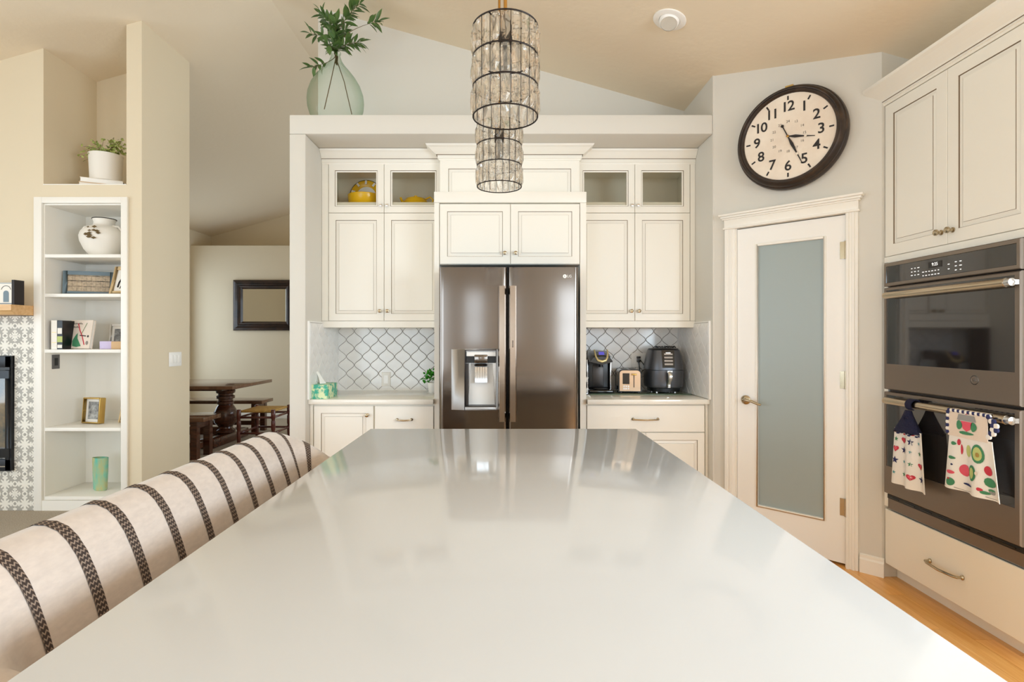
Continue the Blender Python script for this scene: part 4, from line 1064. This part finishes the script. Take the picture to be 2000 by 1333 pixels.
t = thing('teapot', 'small yellow teapot behind the second glass cabinet door', 'teapot', (PX(812, yb_), yb_, SZ))
MB().lathe([(.05, 0), (.08, .010), (.095, .035), (.075, .062), (.045, .072), (.012, .076), (.012, .088), (.002, .09)], seg=32).build('pot_body', 'yellow', t)
MB().tube([(-.085, 0, .03), (-.105, 0, .045), (-.118, 0, .075)], [.016, .011, .008], 10).build('spout', 'yellow', t)
MB().tube([(.075, 0, .060), (.11, 0, .078), (.135, 0, .055), (.125, 0, .02), (.09, 0, .018)], .0065, 8).build('handle', 'yellow', t)
# ================================================================ TOWELS on the lower oven handle (local frame of the oven)
HZ = .992
def heart(s): return [(s*.5*16*math.sin(a)**3/16, s*.5*(13*math.cos(a)-5*math.cos(2*a)-2*math.cos(3*a)-math.cos(4*a))/16) for a in [2*PI*i/20 for i in range(20)]]
def star(s): return [(s*.5*(1 if i % 2 == 0 else .42)*math.sin(PI*i/5), s*.5*(1 if i % 2 == 0 else .42)*math.cos(PI*i/5)) for i in range(10)]
def oval(a, b, n=16): return [(a*math.cos(2*PI*i/n), b*math.sin(2*PI*i/n)) for i in range(n)]
def leafp(a, b): return [(a*math.cos(2*PI*i/12), b*math.sin(2*PI*i/12)*(1-.3*math.cos(2*PI*i/12))) for i in range(12)]
def motifs(parent, S_, items, off=.0022):
    """flat prints following the cloth: items = (material, outline, u, v)"""
    for mt, poly, u, v in items:
        c = S_(u, v, off*1.0); ring = [S_(u+p[0], v+p[1], off) for p in poly]; n_ = len(ring)
        MB().add([c]+ring, [(0, i+1, (i+1) % n_+1) for i in range(n_)], 0, True).build('print', mt, parent)
def cloth(S_, us, vs, mat_, nm, parent, th=.003):
    L = [[S_(u, v, 0) for u in us] for v in vs]; Bk = [[S_(u, v, -th) for u in us] for v in vs]
    m = MB().loft(L, 0, True, False, False).loft(Bk, 0, True, False, False)
    n_ = len(us); K_ = len(vs)
    rim = lambda a, b: m.add(a+b, [(i, i+1, len(a)+i+1, len(a)+i) for i in range(len(a)-1)], 0, True)
    rim(L[0], Bk[0]); rim(L[-1], Bk[-1]); rim([l[0] for l in L], [l[0] for l in Bk]); rim([l[-1] for l in L], [l[-1] for l in Bk])
    return m.build(nm, mat_, parent)
lin_ = lambda a, b, n: [a+(b-a)*i/n for i in range(n+1)]
# towel 1 : crochet top
cx = OY0-2.735
t = thing('hand_towel', 'white hand towel with navy crochet top and hearts, on oven handle', 'towel', (OX+.023, OY0, HZ-.30), -PI/2)
def S1(u, v, o):           # u across, v height above the towel's hem
    k = 1-v/.42; wfac = .80+.44*k
    y = -.106-.013*math.sin(u*70+.6)*k-.006*math.cos(u*33)*k - (.004 if u > .03 else 0)
    return (cx+u*wfac, y-o, v-.118+.06*u*0)
b1 = cloth(S1, lin_(-.10, .10, 26), lin_(0, .29, 12), 'towel', 'cloth_body', t)
its = []
for j, v in enumerate((.235, .185, .125, .06)):
    for i, u in enumerate((-.072, -.025, .028, .075)):
        kind = (i+j) % 4
        if kind == 0: its.append(('ink_green', star(.026), u, v))
        elif kind == 1: its += [('ink_red', heart(.036), u, v), ('ink_pink', heart(.020), u, v+.001)]
        elif kind == 2: its.append(('ink_blue', star(.040), u, v))
        else: its.append(('ink_teal_ink', star(.020), u, v))
    its += [('ink_grey_ink', [(-.095, -.001), (.095, -.001), (.095, .001), (-.095, .001)], 0, v+.026)]
for i in range(9): its.append(('ink_red' if i % 3 == 0 else 'ink_blue', leafp(.011, .004), -.085+i*.021, .272-.006*(i % 2)))
motifs(b1, S1, [q for q in its if q[0] != 'ink_grey_ink'])
L = []
for i in range(12):
    u = i/11; wd_ = .072*(1-u)**1.2+.019; dp_ = .020*(1-u)+.012; z = .160+.112*u; yc = -.106+.004*u
    L.append([(cx+wd_*math.cos(2*PI*k/20), yc+dp_*math.sin(2*PI*k/20), z+.006*math.sin(k*4)*(1-u)) for k in range(20)])
MB().loft(L, 0, True).build('crochet_top', 'navy', t)
pts = [(cx, -.106+.0, .26)]
lp = MB(); L = []
for i in range(15):
    a = -1.2+ (PI+1.6)*i/14; r_ = .024; L.append([(cx-.020, -.078-r_*math.cos(a), .30+r_*math.sin(a)), (cx+.020, -.078-r_*math.cos(a), .30+r_*math.sin(a)), (cx+.020, -.078-(r_+.005)*math.cos(a), .30+(r_+.005)*math.sin(a)), (cx-.020, -.078-(r_+.005)*math.cos(a), .30+(r_+.005)*math.sin(a))])
lp.loft(L, 0, True).build('hanging_loop', 'navy', t)
MB().lathe([(.001, -.009), (.008, -.008), (.009, -.002), (.001, 0)], (cx, -.120, .235), 12, 'y').build('button', 'navy', t)
# towel 2 : dress-shaped, printed
cx2 = OY0-2.370
t = thing('dress_towel', 'white dress-shaped kitchen towel printed with fruit and vegetables, on oven handle', 'towel', (OX+.023, OY0, HZ-.352), -PI/2)
def S2(u, v, o):
    k = max(0, 1-v/.27); wfac = .86+.30*k
    y = -.108-.017*math.sin(u*52)*k-.008*k
    return (cx2+.0+u*wfac+.014*k, y-o, v-.02)
b2 = cloth(S2, lin_(-.125, .125, 30), lin_(.03, .275, 12), 'towel', 'skirt', t)
its = []
its += [('ink_lime', oval(.026, .034), .050, .205), ('ink_green', [(p[0]*1.0, p[1]) for p in oval(.031, .039)], .050, .205)]
fr_ = []
def add(mt, poly, u, v): fr_.append((mt, poly, u, v))
add('ink_green', oval(.032, .040), .045, .212); 
add('ink_green', leafp(.016, .008), -.088, .235); add('ink_red', oval(.010, .014), -.060, .245); add('ink_green', leafp(.02, .007), -.09, .17); add('ink_pink', oval(.020, .008), -.09, .105)
add('ink_pink', oval(.026, .026), -.030, .125); add('ink_green', oval(.022, .034), .016, .125)
add('ink_red', oval(.017, .020), .085, .150); add('ink_green', leafp(.026, .019), .090, .102); add('ink_green', oval(.018, .018), -.085, .062)
add('ink_blue', leafp(.030, .005), -.012, .066); add('ink_red', leafp(.010, .007), .050, .066); add('ink_green', leafp(.016, .007), .066, .056); add('ink_grey_ink', oval(.013, .011), .088, .064)
add('ink_green', leafp(.014, .006), .088, .07); add('ink_blue', leafp(.006, .004), -.085, .14); add('ink_red', leafp(.008, .004), -.092, .075)
add('ink_grey_ink', [(-.11, -.0012), (.11, -.0012), (.11, .0012), (-.11, .0012)], 0, .040)
add('ink_lime', oval(.014, .026), -.006, .215); add('ink_red', leafp(.006, .022), -.044, .215)
motifs(b2, S2, fr_)
motifs(b2, S2, [('ink_lime', oval(.022, .029), .045, .212), ('towel_cream', oval(.006, .008), .040, .130), ('ink_lime', oval(.013, .024), .016, .125)], .0034)
motifs(b2, S2, [('gold', oval(.009, .010), .047, .208)], .0044)
def S3(u, v, o):           # bib folded over the bar
    z = .253+v; y = -.112
    if v > .105: a = (v-.105)/.03; y = -.112+.034*min(1.6, a)**1.3*.8; z = .253+.105+.012*math.sin(min(PI, a*1.8))
    return (cx2+u*(.96-.5*max(0, v-.06)), y-o, z)
b3 = cloth(S3, lin_(-.115, .095, 16), lin_(-.005, .150, 16), 'towel_cream', 'bib', t)
motifs(b3, S3, [('ink_pink', [(-.030, .014), (.030, .014), (.020, -.018), (0, -.030), (-.020, -.018)], -.010, .055), ('ink_green', leafp(.016, .020), -.048, .050), ('ink_green', leafp(.016, .020), .028, .050), ('ink_grey_ink', [(-.052, -.012), (.050, -.012), (.042, .014), (-.044, .014)], -.010, .084), ('ink_green', leafp(.04, .007), -.01, .018)])
motifs(b3, S3, [('ink_red', heart(.02), -.012, .108)])
tr_ = MB()
for i in range(16):
    u = -.112+i*.0138; tr_.lathe([(.001, -.006), (.0075, -.004), (.0075, .003), (.001, .005)], S3(u, .112, .003), 10, 'y', mi=i % 2)
for j in range(7):
    v = .01+j*.015; tr_.lathe([(.001, -.006), (.008, -.004), (.008, .003), (.001, .005)], S3(-.116, v, .0), 10, 'y', mi=j % 2)
tr_.build('scalloped_edging', ['ink_blue', 'towel'], t)
sv = MB()
for k in range(2):
    for j in range(6):
        a = j/5*PI; p = (cx2+.098+(.020+.016*k)*math.sin(a), -.112, .262+.085*(1-j/5)+.012); sv.lathe([(.001, -.006), (.011, -.004), (.011, .004), (.001, .006)], p, 12, 'y', mi=(j+k) % 2)
sv.build('sleeve_ruffle', ['ink_blue', 'towel'], t)

# ================================================================ BUILT-IN BOOKCASE
sh_z = [PZ(q, YBK) for q in (497, 574, 683, 836, 970)]
t = thing('built_in_bookcase', 'white built-in bookcase in the warm-lit pale wall', 'bookcase', ((NX0+BX1)/2, YBK, 0))
a0, a1, zt = PX(70, YBK), PX(252, YBK), PZ(386, YBK)
for q in ((a0, NX0+.002, 0, zt), (BX1-.002, a1, 0, zt)): MB().box(q[0], q[1], YBK-.022, YBK, q[2], q[3]).build('face_stile', 'trim', t, world=True, bevel=.003)
MB().box(NX0+.002, BX1-.002, YBK-.022, YBK, BZ, zt).build('face_rail', 'trim', t, world=True, bevel=.003)
MB().box(NX0+.002, BX1-.002, YBK-.018, YBK, 0, sh_z[4]-.028).build('base_rail', 'trim', t, world=True)
MB().box(NX0+.001, NX0+.012, YBK, 4.60, 0, BZ-.001).build('side_panel', 'trim', t, world=True)
MB().box(BX1-.012, BX1-.001, YBK, 4.60, 0, BZ-.001).build('side_panel', 'trim', t, world=True)
MB().box(NX0+.012, BX1-.012, 4.60, 4.61, 0, BZ-.001).build('back_panel', 'trim', t, world=True)
MB().box(NX0+.012, BX1-.012, YBK, 4.60, BZ-.012, BZ-.001).build('top_panel', 'trim', t, world=True)
for z in sh_z: MB().box(NX0+.013, BX1-.013, YBK-.006, 4.599, z-.026, z).build('shelf', 'trim', t, world=True, bevel=.002)
# open niche edging
MB().box(NX0, NX1, YBK-.004, YBK+.02, NZ-.006, NZ+.0005).build('niche_sill', 'trim', t, world=True)
# urn
t = thing('urn', 'cream two-handled urn with faded flower decoration on top shelf', 'urn', (PX(204, 4.38), 4.38, sh_z[0]))
MB().lathe([(.06, 0), (.085, .004), (.095, .012), (.135, .06), (.163, .125), (.168, .165), (.155, .205), (.120, .238), (.084, .252), (.074, .262), (.072, .285), (.080, .306), (.083, .310), (.078, .311), (.066, .285)], seg=48, cap=True).build('urn_body', 'plaster_pot', t)
MB().tube([(.082*math.cos(2*PI*i/40), .082*math.sin(2*PI*i/40), .310) for i in range(40)], .0035, 6, 0, True).build('dark_rim', 'ink', t)
for s in (-1, 1): MB().tube([(s*.085, -.02, .25), (s*.135, -.03, .243), (s*.172, -.03, .20), (s*.168, -.02, .165)], .009, 8).build('handle', 'plaster_pot', t)
fd = MB()
for i in range(14):
    aa = -PI/2+.12+random.uniform(-.32, .32); zz = random.uniform(.13, .23); rr = .170 if zz < .2 else .150+.02*(.23-zz)/.03
    c = Vector((rr*math.cos(aa), rr*math.sin(aa), zz)); n_ = Vector((math.cos(aa), math.sin(aa), .3)).normalized(); s_ = n_.cross(Vector((0, 0, 1))).normalized(); uu = n_.cross(s_); q = random.uniform(.010, .024); c += n_*.004
    fd.add([c+s_*q, c+uu*q*.6, c-s_*q, c-uu*q*.6], [(0, 1, 2, 3)])
fd.build('painted_flower', 'stem', t)
def framed(name, label, cx, cy, z, w_, h_, rz, tilt, mat_f, mat_p, border, depth=.02, cat='picture frame', matte=None):
    t = thing(name, label, cat, (cx, cy, z), rz); m = MB()
    for q in ((-w_/2, -w_/2+border, 0, h_), (w_/2-border, w_/2, 0, h_), (-w_/2+border, w_/2-border, 0, border), (-w_/2+border, w_/2-border, h_-border, h_)): m.box(q[0], q[1], -depth, 0, q[2], q[3])
    m.build('frame', mat_f, t, rot=(-tilt, 0, 0), bevel=.0015)
    p = MB().box(-w_/2+border, w_/2-border, -depth*.5, -.001, border, h_-border).build('picture', matte or mat_p, t, rot=(-tilt, 0, 0))
    if matte:
        g = border+.022; MB().box(-w_/2+g, w_/2-g, -depth*.5-.001, -depth*.5, g, h_-g).build('print', mat_p, p)
    return t, p
t, p = framed('framed_art', 'blue-grey framed carved panel on the second shelf', -3.345, 4.40, sh_z[1]+.001, .345, .195, math.radians(22), .10, 'art_blue', 'art_print', .030)
for zz in (.072, .118, .158):
    m = MB(); n_ = 16
    for i in range(n_): m.box(-.142+i*.0178, -.142+(i+1)*.0178, -.0108, -.0098, zz-.002-random.uniform(0, .002), zz+random.uniform(0, .002))
    m.build('dark_crack', 'ink', p)
for r_ in range(3):
    for i in range(9):
        x_ = -.142+i*.0315; MB().box(x_, x_+.030, -.0100-random.uniform(.001, .004), -.0099, .034+r_*.043, .034+r_*.043+.036).build('carved_block', 'art_print', p)
t, p = framed('framed_art', 'pale wood frame with ink sketch at the right of second shelf', PX(236, 4.31), 4.32, sh_z[1]+.001, .20, .235, math.radians(-8), .26, 'wood_light', 'paper', .028)
for path in ([(-.04, .06), (-.035, .10), (-.02, .13), (.0, .16), (.03, .19)], [(-.02, .05), (-.01, .08), (.0, .05)], [(.0, .05), (.02, .09), (.05, .10)], [(-.01, .14), (.005, .145)], [(.02, .15), (.03, .155)], [(-.01, .11), (.02, .105)]):
    MB().tube([(x_, -.012, z_) for x_, z_ in path], .003 if len(path) < 5 else .006, 5).build('ink_stroke', 'ink', p)
# third shelf
def book(name, label, loc, w_, h_, d_, cover, spine, rz=0, tilt=0., cat='book', group=None):
    """upright book, spine facing -y: w_ thickness, d_ depth"""
    t = thing(name, label, cat, loc, rz, group); t.rotation_euler = (0, tilt, rz)
    MB().box(-w_/2, -w_/2+.003, -d_/2, d_/2, 0, h_).box(w_/2-.003, w_/2, -d_/2, d_/2, 0, h_).build('cover', cover, t)
    MB().box(-w_/2, w_/2, -d_/2-.003, -d_/2, 0, h_).build('spine', spine, t)
    MB().box(-w_/2+.003, w_/2-.003, -d_/2, d_/2-.004, .004, h_-.004).build('pages', 'paper', t)
    return t
z3 = sh_z[2]+.001
b = book('book', 'thick white-spined book standing at the left of third shelf', (PX(105.0, 4.21), 4.29, z3), .045, .225, .15, 'clock_frame', 'paper')
MB().box(-.016, .018, -.0795, -.078, .05, .053).box(-.016, .018, -.0795, -.078, .13, .133).build('spine_lines', 'gold', b)
MB().lathe([(.001, -.001), (.016, 0), (.016, .001)], (0, -.079, .030), 14, 'y').build('spine_disc', 'plaster_pot', b)
b = book('book', 'black book with lime green label beside the white-spined book', (PX(116.4, 4.21), 4.29, z3), .040, .222, .15, 'black', 'black')
MB().box(-.020, .020, -.0795, -.078, .055, .10).build('spine_label', 'ink_lime', b)
MB().box(-.017, .017, -.0795, -.078, .12, .165).build('spine_title', 'paper', b)
MB().box(-.018, .018, -.0795, -.078, .010, .035).build('spine_emblem', 'paper', b)
t = thing('cookbook', 'pale hardback shown cover-forward with green and red drawing, third shelf', 'book', (PX(151, 4.27), 4.31, z3), math.radians(-10)); t.rotation_euler = (-.16, .0, math.radians(-10))
MB().box(-.095, .100, -.026, -.022, 0, .228).box(-.095, .100, -.002, .002, 0, .228).box(-.099, -.095, -.026, .002, 0, .228).build('cover', 'towel_cream', t)
MB().box(-.094, .096, -.022, -.002, .004, .224).build('pages', 'paper', t)
def fl_(poly, mt, nm, parent, y=-.0265):
    MB().prism(poly, y-.0008, y, 'y').build(nm, mt, parent)
fl_([(-.06, .02), (-.02, .012), (.02, .02), (.0, .05), (-.02, .08), (-.025, .125), (-.045, .10), (-.065, .06)], 'ink_green', 'cover_shape', t)
MB().tube([(-.03, -.027, .20), (-.01, -.027, .15), (.02, -.027, .10), (.05, -.027, .03)], .004, 5).build('cover_red_line', 'ink_red', t)
MB().tube([(.05, -.027, .205), (.03, -.027, .16), (.01, -.027, .115)], .002, 5).build('cover_stem_line', 'leaf', t)
MB().tube([(.0, -.027, .105), (.055, -.027, .10)], .004, 5).build('cover_dark_line', 'ink', t)
m = MB()
for r_, (x0_, x1_) in enumerate(((-.075, .0), (-.07, -.02))):
    x_ = x0_
    while x_ < x1_: w_ = random.uniform(.006, .012); m.box(x_, x_+w_, -.0272, -.026, .195-r_*.028, .199-r_*.028+random.uniform(.002, .009)); x_ += w_+.004
m.build('cover_lettering', 'ink_soft', t)
fl_(oval(.010, .008), 'ink', 'cover_spot', MB().box(.075, .076, -.0265, -.026, .1, .101).build('cover_dot_base', 'ink', t), -.0265) if False else None
fl_([(x_+.072, z_+.045) for x_, z_ in oval(.012, .016)], 'slate', 'cover_spot', t); fl_([(x_+.074, z_+.098) for x_, z_ in oval(.008, .009)], 'ink', 'cover_spot', t)
framed('photo_frame', 'cream photo frame standing behind boxes, right end of third shelf', PX(228, 4.46), 4.47, z3, .135, .20, math.radians(-6), .10, 'plaster_pot', 'photo_grey', .016, matte='paper')
o = MB().box(-.045, .045, -.05, .05, 0, .062).build('keepsake_box', 'lilac', bevel=.003, loc=(PX(212, 4.33), 4.34, z3), rot=(0, 0, .1)); tag(o, 'small lilac box on the third shelf', 'box')
o = MB().box(-.05, .05, -.045, .045, 0, .060).build('keepsake_box', 'book_tan', bevel=.003, loc=(PX(237, 4.33), 4.33, z3)); tag(o, 'small tan box at the right end of third shelf', 'box')
t = thing('wall_outlet', 'dark grey outlet on the inner side of the bookcase', 'outlet', (NX0+.0125, 4.288, PZ(707, 4.29)), PI/2)
MB().box(-.036, .036, -.005, 0, -.056, .056).build('plate', 'outlet_grey', t, bevel=.002); MB().box(-.016, .016, -.0065, -.005, -.03, .03).build('receptacle', 'black', t)
# fourth shelf
z4 = sh_z[3]+.001
framed('photo_frame', 'deep gold shadow-box photo frame on the fourth shelf', PX(187, 4.42), 4.42, z4, .175, .205, math.radians(-14), .08, 'gold', 'photo_grey', .010, depth=.05, matte='paper')
framed('photo_frame', 'tan frame half hidden at the right end of fourth shelf', PX(243, 4.40), 4.42, z4, .12, .19, math.radians(-12), .22, 'wood_light', 'paper', .02)
# bottom shelf vase
t = thing('glass_vase', 'flat teal and amber glass vase on the bottom shelf', 'vase', (PX(196, 4.36), 4.36, sh_z[4]+.001), math.radians(-10))
MB().lathe([(.052, 0), (.060, .01), (.066, .14), (.069, .262), (.062, .262), (.058, .02), (.001, .015)], seg=36, sy=.5).build('vase_body', 'teal', t)
# niche: books, pot
yb_ = 4.40
t = thing('book', 'white book lying under the potted plant in the niche', 'book', (PX(203, 4.40), yb_, NZ+.040), math.radians(28), None)
MB().box(-.14, .14, -.10, .10, 0, .004).box(-.14, .14, -.10, .10, .032, .036).box(.136, .14, -.10, .10, .004, .032).build('cover', 'paper', t); MB().box(-.136, .136, -.097, .097, .004, .032).build('pages', 'white', t); MB().box(.1402, .1412, -.09, .09, .006, .03).build('spine_print', 'ink', t)
t = thing('book', 'tan book lying flat beneath the white one in the niche', 'book', (PX(203, 4.40), yb_, NZ+.001), math.radians(26), None)
MB().box(-.145, .145, -.105, .105, 0, .004).box(-.145, .145, -.105, .105, .034, .038).box(.141, .145, -.105, .105, .004, .034).build('cover', 'book_tan', t); MB().box(-.141, .141, -.101, .101, .004, .034).build('pages', 'paper', t)
t = thing('potted_plant', 'trailing pale green plant in a white pot in the niche', 'plant', (PX(207, 4.41), 4.41, NZ+.077))
MB().lathe([(.100, 0), (.108, .004), (.117, .212), (.120, .218), (.112, .218), (.108, .19)], seg=40).build('pot', 'plaster_pot', t)
MB().lathe([(.109, .192), (.02, .198)], seg=24).build('soil', 'soil', t)
fm = MB(); sm_ = MB()
for i in range(46):
    a = random.uniform(0, 2*PI); reach = random.uniform(.06, .17)*(1.25 if math.cos(a) < -.3 else 1); hgt = random.uniform(.01, .15)
    p0 = Vector((random.uniform(-.05, .05), random.uniform(-.05, .05), .2)); p2 = Vector((reach*math.cos(a), reach*.6*math.sin(a)-.01, .2+hgt-max(0, reach-.14)*1.2)); p1 = (p0+p2)/2+Vector((0, 0, .05))
    P_ = [p0*(1-u)**2+p1*2*u*(1-u)+p2*u*u for u in (0, .25, .5, .75, 1)]; sm_.tube(P_, .0012, 4)
    for q in range(9):
        u = .25+.75*q/8; c = p0*(1-u)**2+p1*2*u*(1-u)+p2*u*u + Vector((random.uniform(-.014, .014), random.uniform(-.014, .014), random.uniform(-.012, .014)))
        d = Vector((random.uniform(-1, 1), random.uniform(-1, 1), random.uniform(-.5, 1))).normalized(); s_ = d.orthogonal().normalized(); s_ = Quaternion(d, random.uniform(0, 6)) @ s_; w_ = random.uniform(.010, .017)
        fm.add([c-d*w_, c+s_*w_*.7, c+d*w_, c-s_*w_*.7], [(0, 1, 2, 3)], 0, True)
o = fm.build('foliage', 'leaf_pale', t); o['kind'] = 'stuff'
sm_.build('stems', 'stem', t)
# switch plate on the column
t = thing('light_switch', 'white three-gang light switch plate on the column', 'light switch', (XCOL+.001, 4.612, PZ(702, 4.61)), PI/2)
MB().box(-.088, .088, -.006, 0, -.060, .060).build('plate', 'white', t, bevel=.003)
for i in (-1, 0, 1): MB().box(i*.048-.017, i*.048+.017, -.010, -.006, -.034, .034).build('rocker', 'white_gloss', t, bevel=.002)

# ================================================================ FIREPLACE
TS = .152
fp = bpy.data.objects.new('trim_2', None); C.objects.link(fp); tag(fp, 'grey and white patterned tile surround of the fireplace', 'tile surround', kind='structure'); fp.location = (PX(70, YBK), YBK, 0)
IXR, IXL = PX(24.5, 4.16), PX(24.5, 4.16)-.92; IZ0, IZ1 = PZ(919, 4.16), PZ(696, 4.16)
MB().box(-1.50, 0, -.008, 0, 0, 1.50).build('mortar_bed', 'grout', fp)
ftile = MB().box(-TS/2+.0006, TS/2-.0006, -.008, 0, -TS/2+.0006, TS/2-.0006).mesh('tile', 'pattern_tile')
offx = PX(52, YBK)-PX(70, YBK)       # a flower centre sits at pixel 52
for i in range(-10, 2):
    for j in range(0, 11):
        cxx = offx+i*TS; czz = PZ(714, YBK)+ (j-7)*TS
        wx0, wx1 = max(cxx-TS/2, -1.5), min(cxx+TS/2, -.001); wz0, wz1 = max(czz-TS/2, .001), min(czz+TS/2, 1.499)
        if wx1-wx0 < .01 or wz1-wz0 < .01: continue
        if (wx1-wx0) > TS-.003 and (wz1-wz0) > TS-.003: me = ftile
        else: me = MB().box(wx0-cxx+.0006, wx1-cxx-.0006, -.008, 0, wz0-czz+.0006, wz1-czz-.0006).mesh('tile', 'pattern_tile')
        share('tile', me, fp, (cxx, -.008, czz))
t = thing('mantel_shelf', 'light oak mantel beam over the fireplace', 'mantel', (PX(70, YBK)-.6, YBK, 1.5))
MB().prism([(3.98, PZ(595, 3.98)), (3.98, PZ(606, 3.98)), (4.01, 1.502), (YBK-.001, 1.502), (YBK-.001, PZ(595, 3.98))], PX(70, YBK)-1.45, PX(70, YBK)-.002, 'x').build('beam', 'mantel', t, world=True)
MTOP = PZ(595, 3.98)
t = thing('fireplace_insert', 'black metal gas fireplace insert in the tiled surround', 'fireplace', ((IXL+IXR)/2, YBK-.016, IZ0))
MB().box(IXL, IXL+.07, -.03+YBK-.016, YBK-.016, IZ0, IZ1).box(IXR-.045, IXR, -.03+YBK-.016, YBK-.016, IZ0, IZ1).box(IXL, IXR, -.03+YBK-.016, YBK-.016, IZ1-.085, IZ1).box(IXL, IXR, -.03+YBK-.016, YBK-.016, IZ0, IZ0+.085).build('surround_frame', 'fire_black', t, world=True, bevel=.003)
MB().box(IXL+.07, IXR-.045, YBK-.030, YBK-.017, IZ0+.17, IZ1-.17).build('glass', 'fire_glass', t, world=True)
MB().box(IXL+.01, IXR-.004, YBK-.052, YBK-.046, IZ1-.105, IZ1-.085).build('top_louver', 'black', t, world=True)
MB().box(IXL+.02, IXR-.004, YBK-.058, YBK-.030, IZ1-.17, IZ1-.11).build('hood', 'fire_black', t, world=True)
MB().box(IXL+.02, IXR-.004, YBK-.058, YBK-.030, IZ0+.10, IZ0+.17).build('bottom_louver', 'fire_black', t, world=True)
MB().box(IXR-.09, IXR-.04, YBK-.050, YBK-.046, IZ0+.028, IZ0+.036).build('name_plate', 'steel_light', t, world=True)
t = thing('house_ornament', 'cream box ornament painted with dark arched windows on the mantel', 'ornament', (-3.78, 4.06, MTOP+.001))
w_ = -3.618+3.78
MB().box(-.22, w_-.02, -.03, .05, 0, .165).build('block', 'paper', t); MB().box(w_-.02, w_, -.032, .052, 0, .185).build('end_strip', 'ink', t)
MB().box(-.22, w_-.02, -.032, -.03, .006, .012).box(-.22, w_-.02, -.032, -.03, .158, .162).build('painted_line', 'art_blue', t)
for k_ in range(4):
    cxk = w_-.062-k_*.082; MB().prism([(cxk-.020, .02), (cxk+.020, .02), (cxk+.020, .085)]+arc(cxk, .085, .020, 0, PI, 8)[1:], -.032, -.03, 'y').build('arched_window', 'art_blue', t)
    MB().tube([(a_, -.031, b_) for a_, b_ in arc(cxk, .105, .036, .2, PI-.2, 8)], .0018, 4).build('painted_arch', 'ink', t)

# ================================================================ DINING ROOM
XE, TY0, TY1 = -3.16, 6.37, 7.47
t = thing('dining_table', 'dark wood trestle dining table with turned pedestal', 'table', (-4.2, 6.92, 0))
MB().box(-5.05, XE, TY0, TY1, .718, .76).build('tabletop', 'walnut_top', t, world=True, bevel=.006)
MB().box(-4.9, XE-.20, TY0+.14, TY1-.14, .690, .718).build('apron', 'walnut', t, world=True)
prof = [(.10, .12), (.115, .13), (.115, .16), (.085, .18), (.08, .20), (.095, .215), (.135, .26), (.145, .33), (.135, .39), (.105, .45), (.085, .48), (.10, .49), (.10, .52), (.085, .53), (.085, .55), (.108, .56), (.108, .59), (.088, .60), (.088, .62), (.11, .63), (.115, .66), (.10, .67), (.10, .69)]
for x_ in (-3.52, -4.75):
    MB().lathe(prof, (x_, 6.92, 0), 32).build('pedestal', 'walnut', t, world=True)
    MB().box(x_-.09, x_+.09, 6.47, 7.37, .0, .12).build('foot', 'walnut', t, world=True, bevel=.02)
MB().box(-4.75, -3.52, 6.88, 6.96, .10, .20).build('stretcher', 'walnut', t, world=True)
def bench(label, xe, ya, yb, topmat):
    t = thing('dining_bench', label, 'bench', (xe-.75, (ya+yb)/2, 0))
    MB().box(xe-1.5, xe, ya, yb, .415, .46).build('seat', topmat, t, world=True, bevel=.004)
    for x_ in (xe-.12, xe-1.38):
        for y_ in (ya+.05, yb-.05): MB().box(x_-.035, x_+.035, y_-.035, y_+.035, 0, .415).build('leg', 'walnut', t, world=True)
        MB().box(x_-.03, x_+.03, ya+.085, yb-.085, .34, .40).build('leg_rail', 'walnut', t, world=True)
    MB().box(xe-1.38, xe-.12, (ya+yb)/2-.03, (ya+yb)/2+.03, .10, .16).build('stretcher', 'walnut', t, world=True)
bench('dark bench on the near side of the dining table', -3.23, 5.88, 6.24, 'walnut_top'); bench('lighter bench on the far side of the dining table', -3.31, 7.49, 7.86, 'walnut_top')
t = thing('rush_stool', 'dark red turned stool with woven rush seat beside the table', 'stool', (-2.93, 6.70, 0))
sx0, sx1, sy0, sy1 = -3.13, -2.72, 6.46, 6.94
MB().box(sx0+.01, sx1-.01, sy0+.01, sy1-.01, .435, .462).build('rush_seat', 'rush', t, world=True, bevel=.012, segs=3)
for x_ in (sx0, sx1):
    for y_ in (sy0, sy1): MB().lathe([(.014, 0), (.020, .03), (.016, .05), (.022, .12), (.024, .20), (.018, .22), (.024, .24), (.024, .33), (.018, .35), (.024, .37), (.026, .465), (.018, .475)], (x_, y_, 0), 14).build('leg', 'stoolred', t, world=True)
for z in (.38, .19):
    for q in ((sx0, sy0, sx1, sy0), (sx0, sy1, sx1, sy1), (sx0, sy0, sx0, sy1), (sx1, sy0, sx1, sy1)): MB().tube([(q[0], q[1], z), (q[2], q[3], z)], .013, 8).build('rail', 'stoolred', t, world=True)
YM = YDIN-.001; mx0, mx1, mz0, mz1 = PX(455, 8.9), PX(574, 8.9), PZ(646, 8.9), PZ(547, 8.9)
t = thing('wall_mirror', 'rectangular mirror in a dark carved wood frame on dining wall', 'mirror', ((mx0+mx1)/2, YM, mz0))
W_, H_ = mx1-mx0, mz1-mz0; m = MB(); B_ = .15
Lp = [[(-W_/2+i, y, i), (W_/2-i, y, i), (W_/2-i, y, H_-i), (-W_/2+i, y, H_-i)] for i, y in ((0, 0), (0, -.035), (.012, -.05), (.045, -.055), (.07, -.03), (.085, -.028), (.10, -.045), (.125, -.04), (.145, -.012), (.15, -.006))]
for k_ in range(len(Lp)-1): m.loft([Lp[k_], Lp[k_+1]], 0, False, True, False)
m.build('frame', 'mirror_frame', t); MB().box(-W_/2+.148, W_/2-.148, -.007, -.003, .148, H_-.148).build('glass', 'mirror', t)
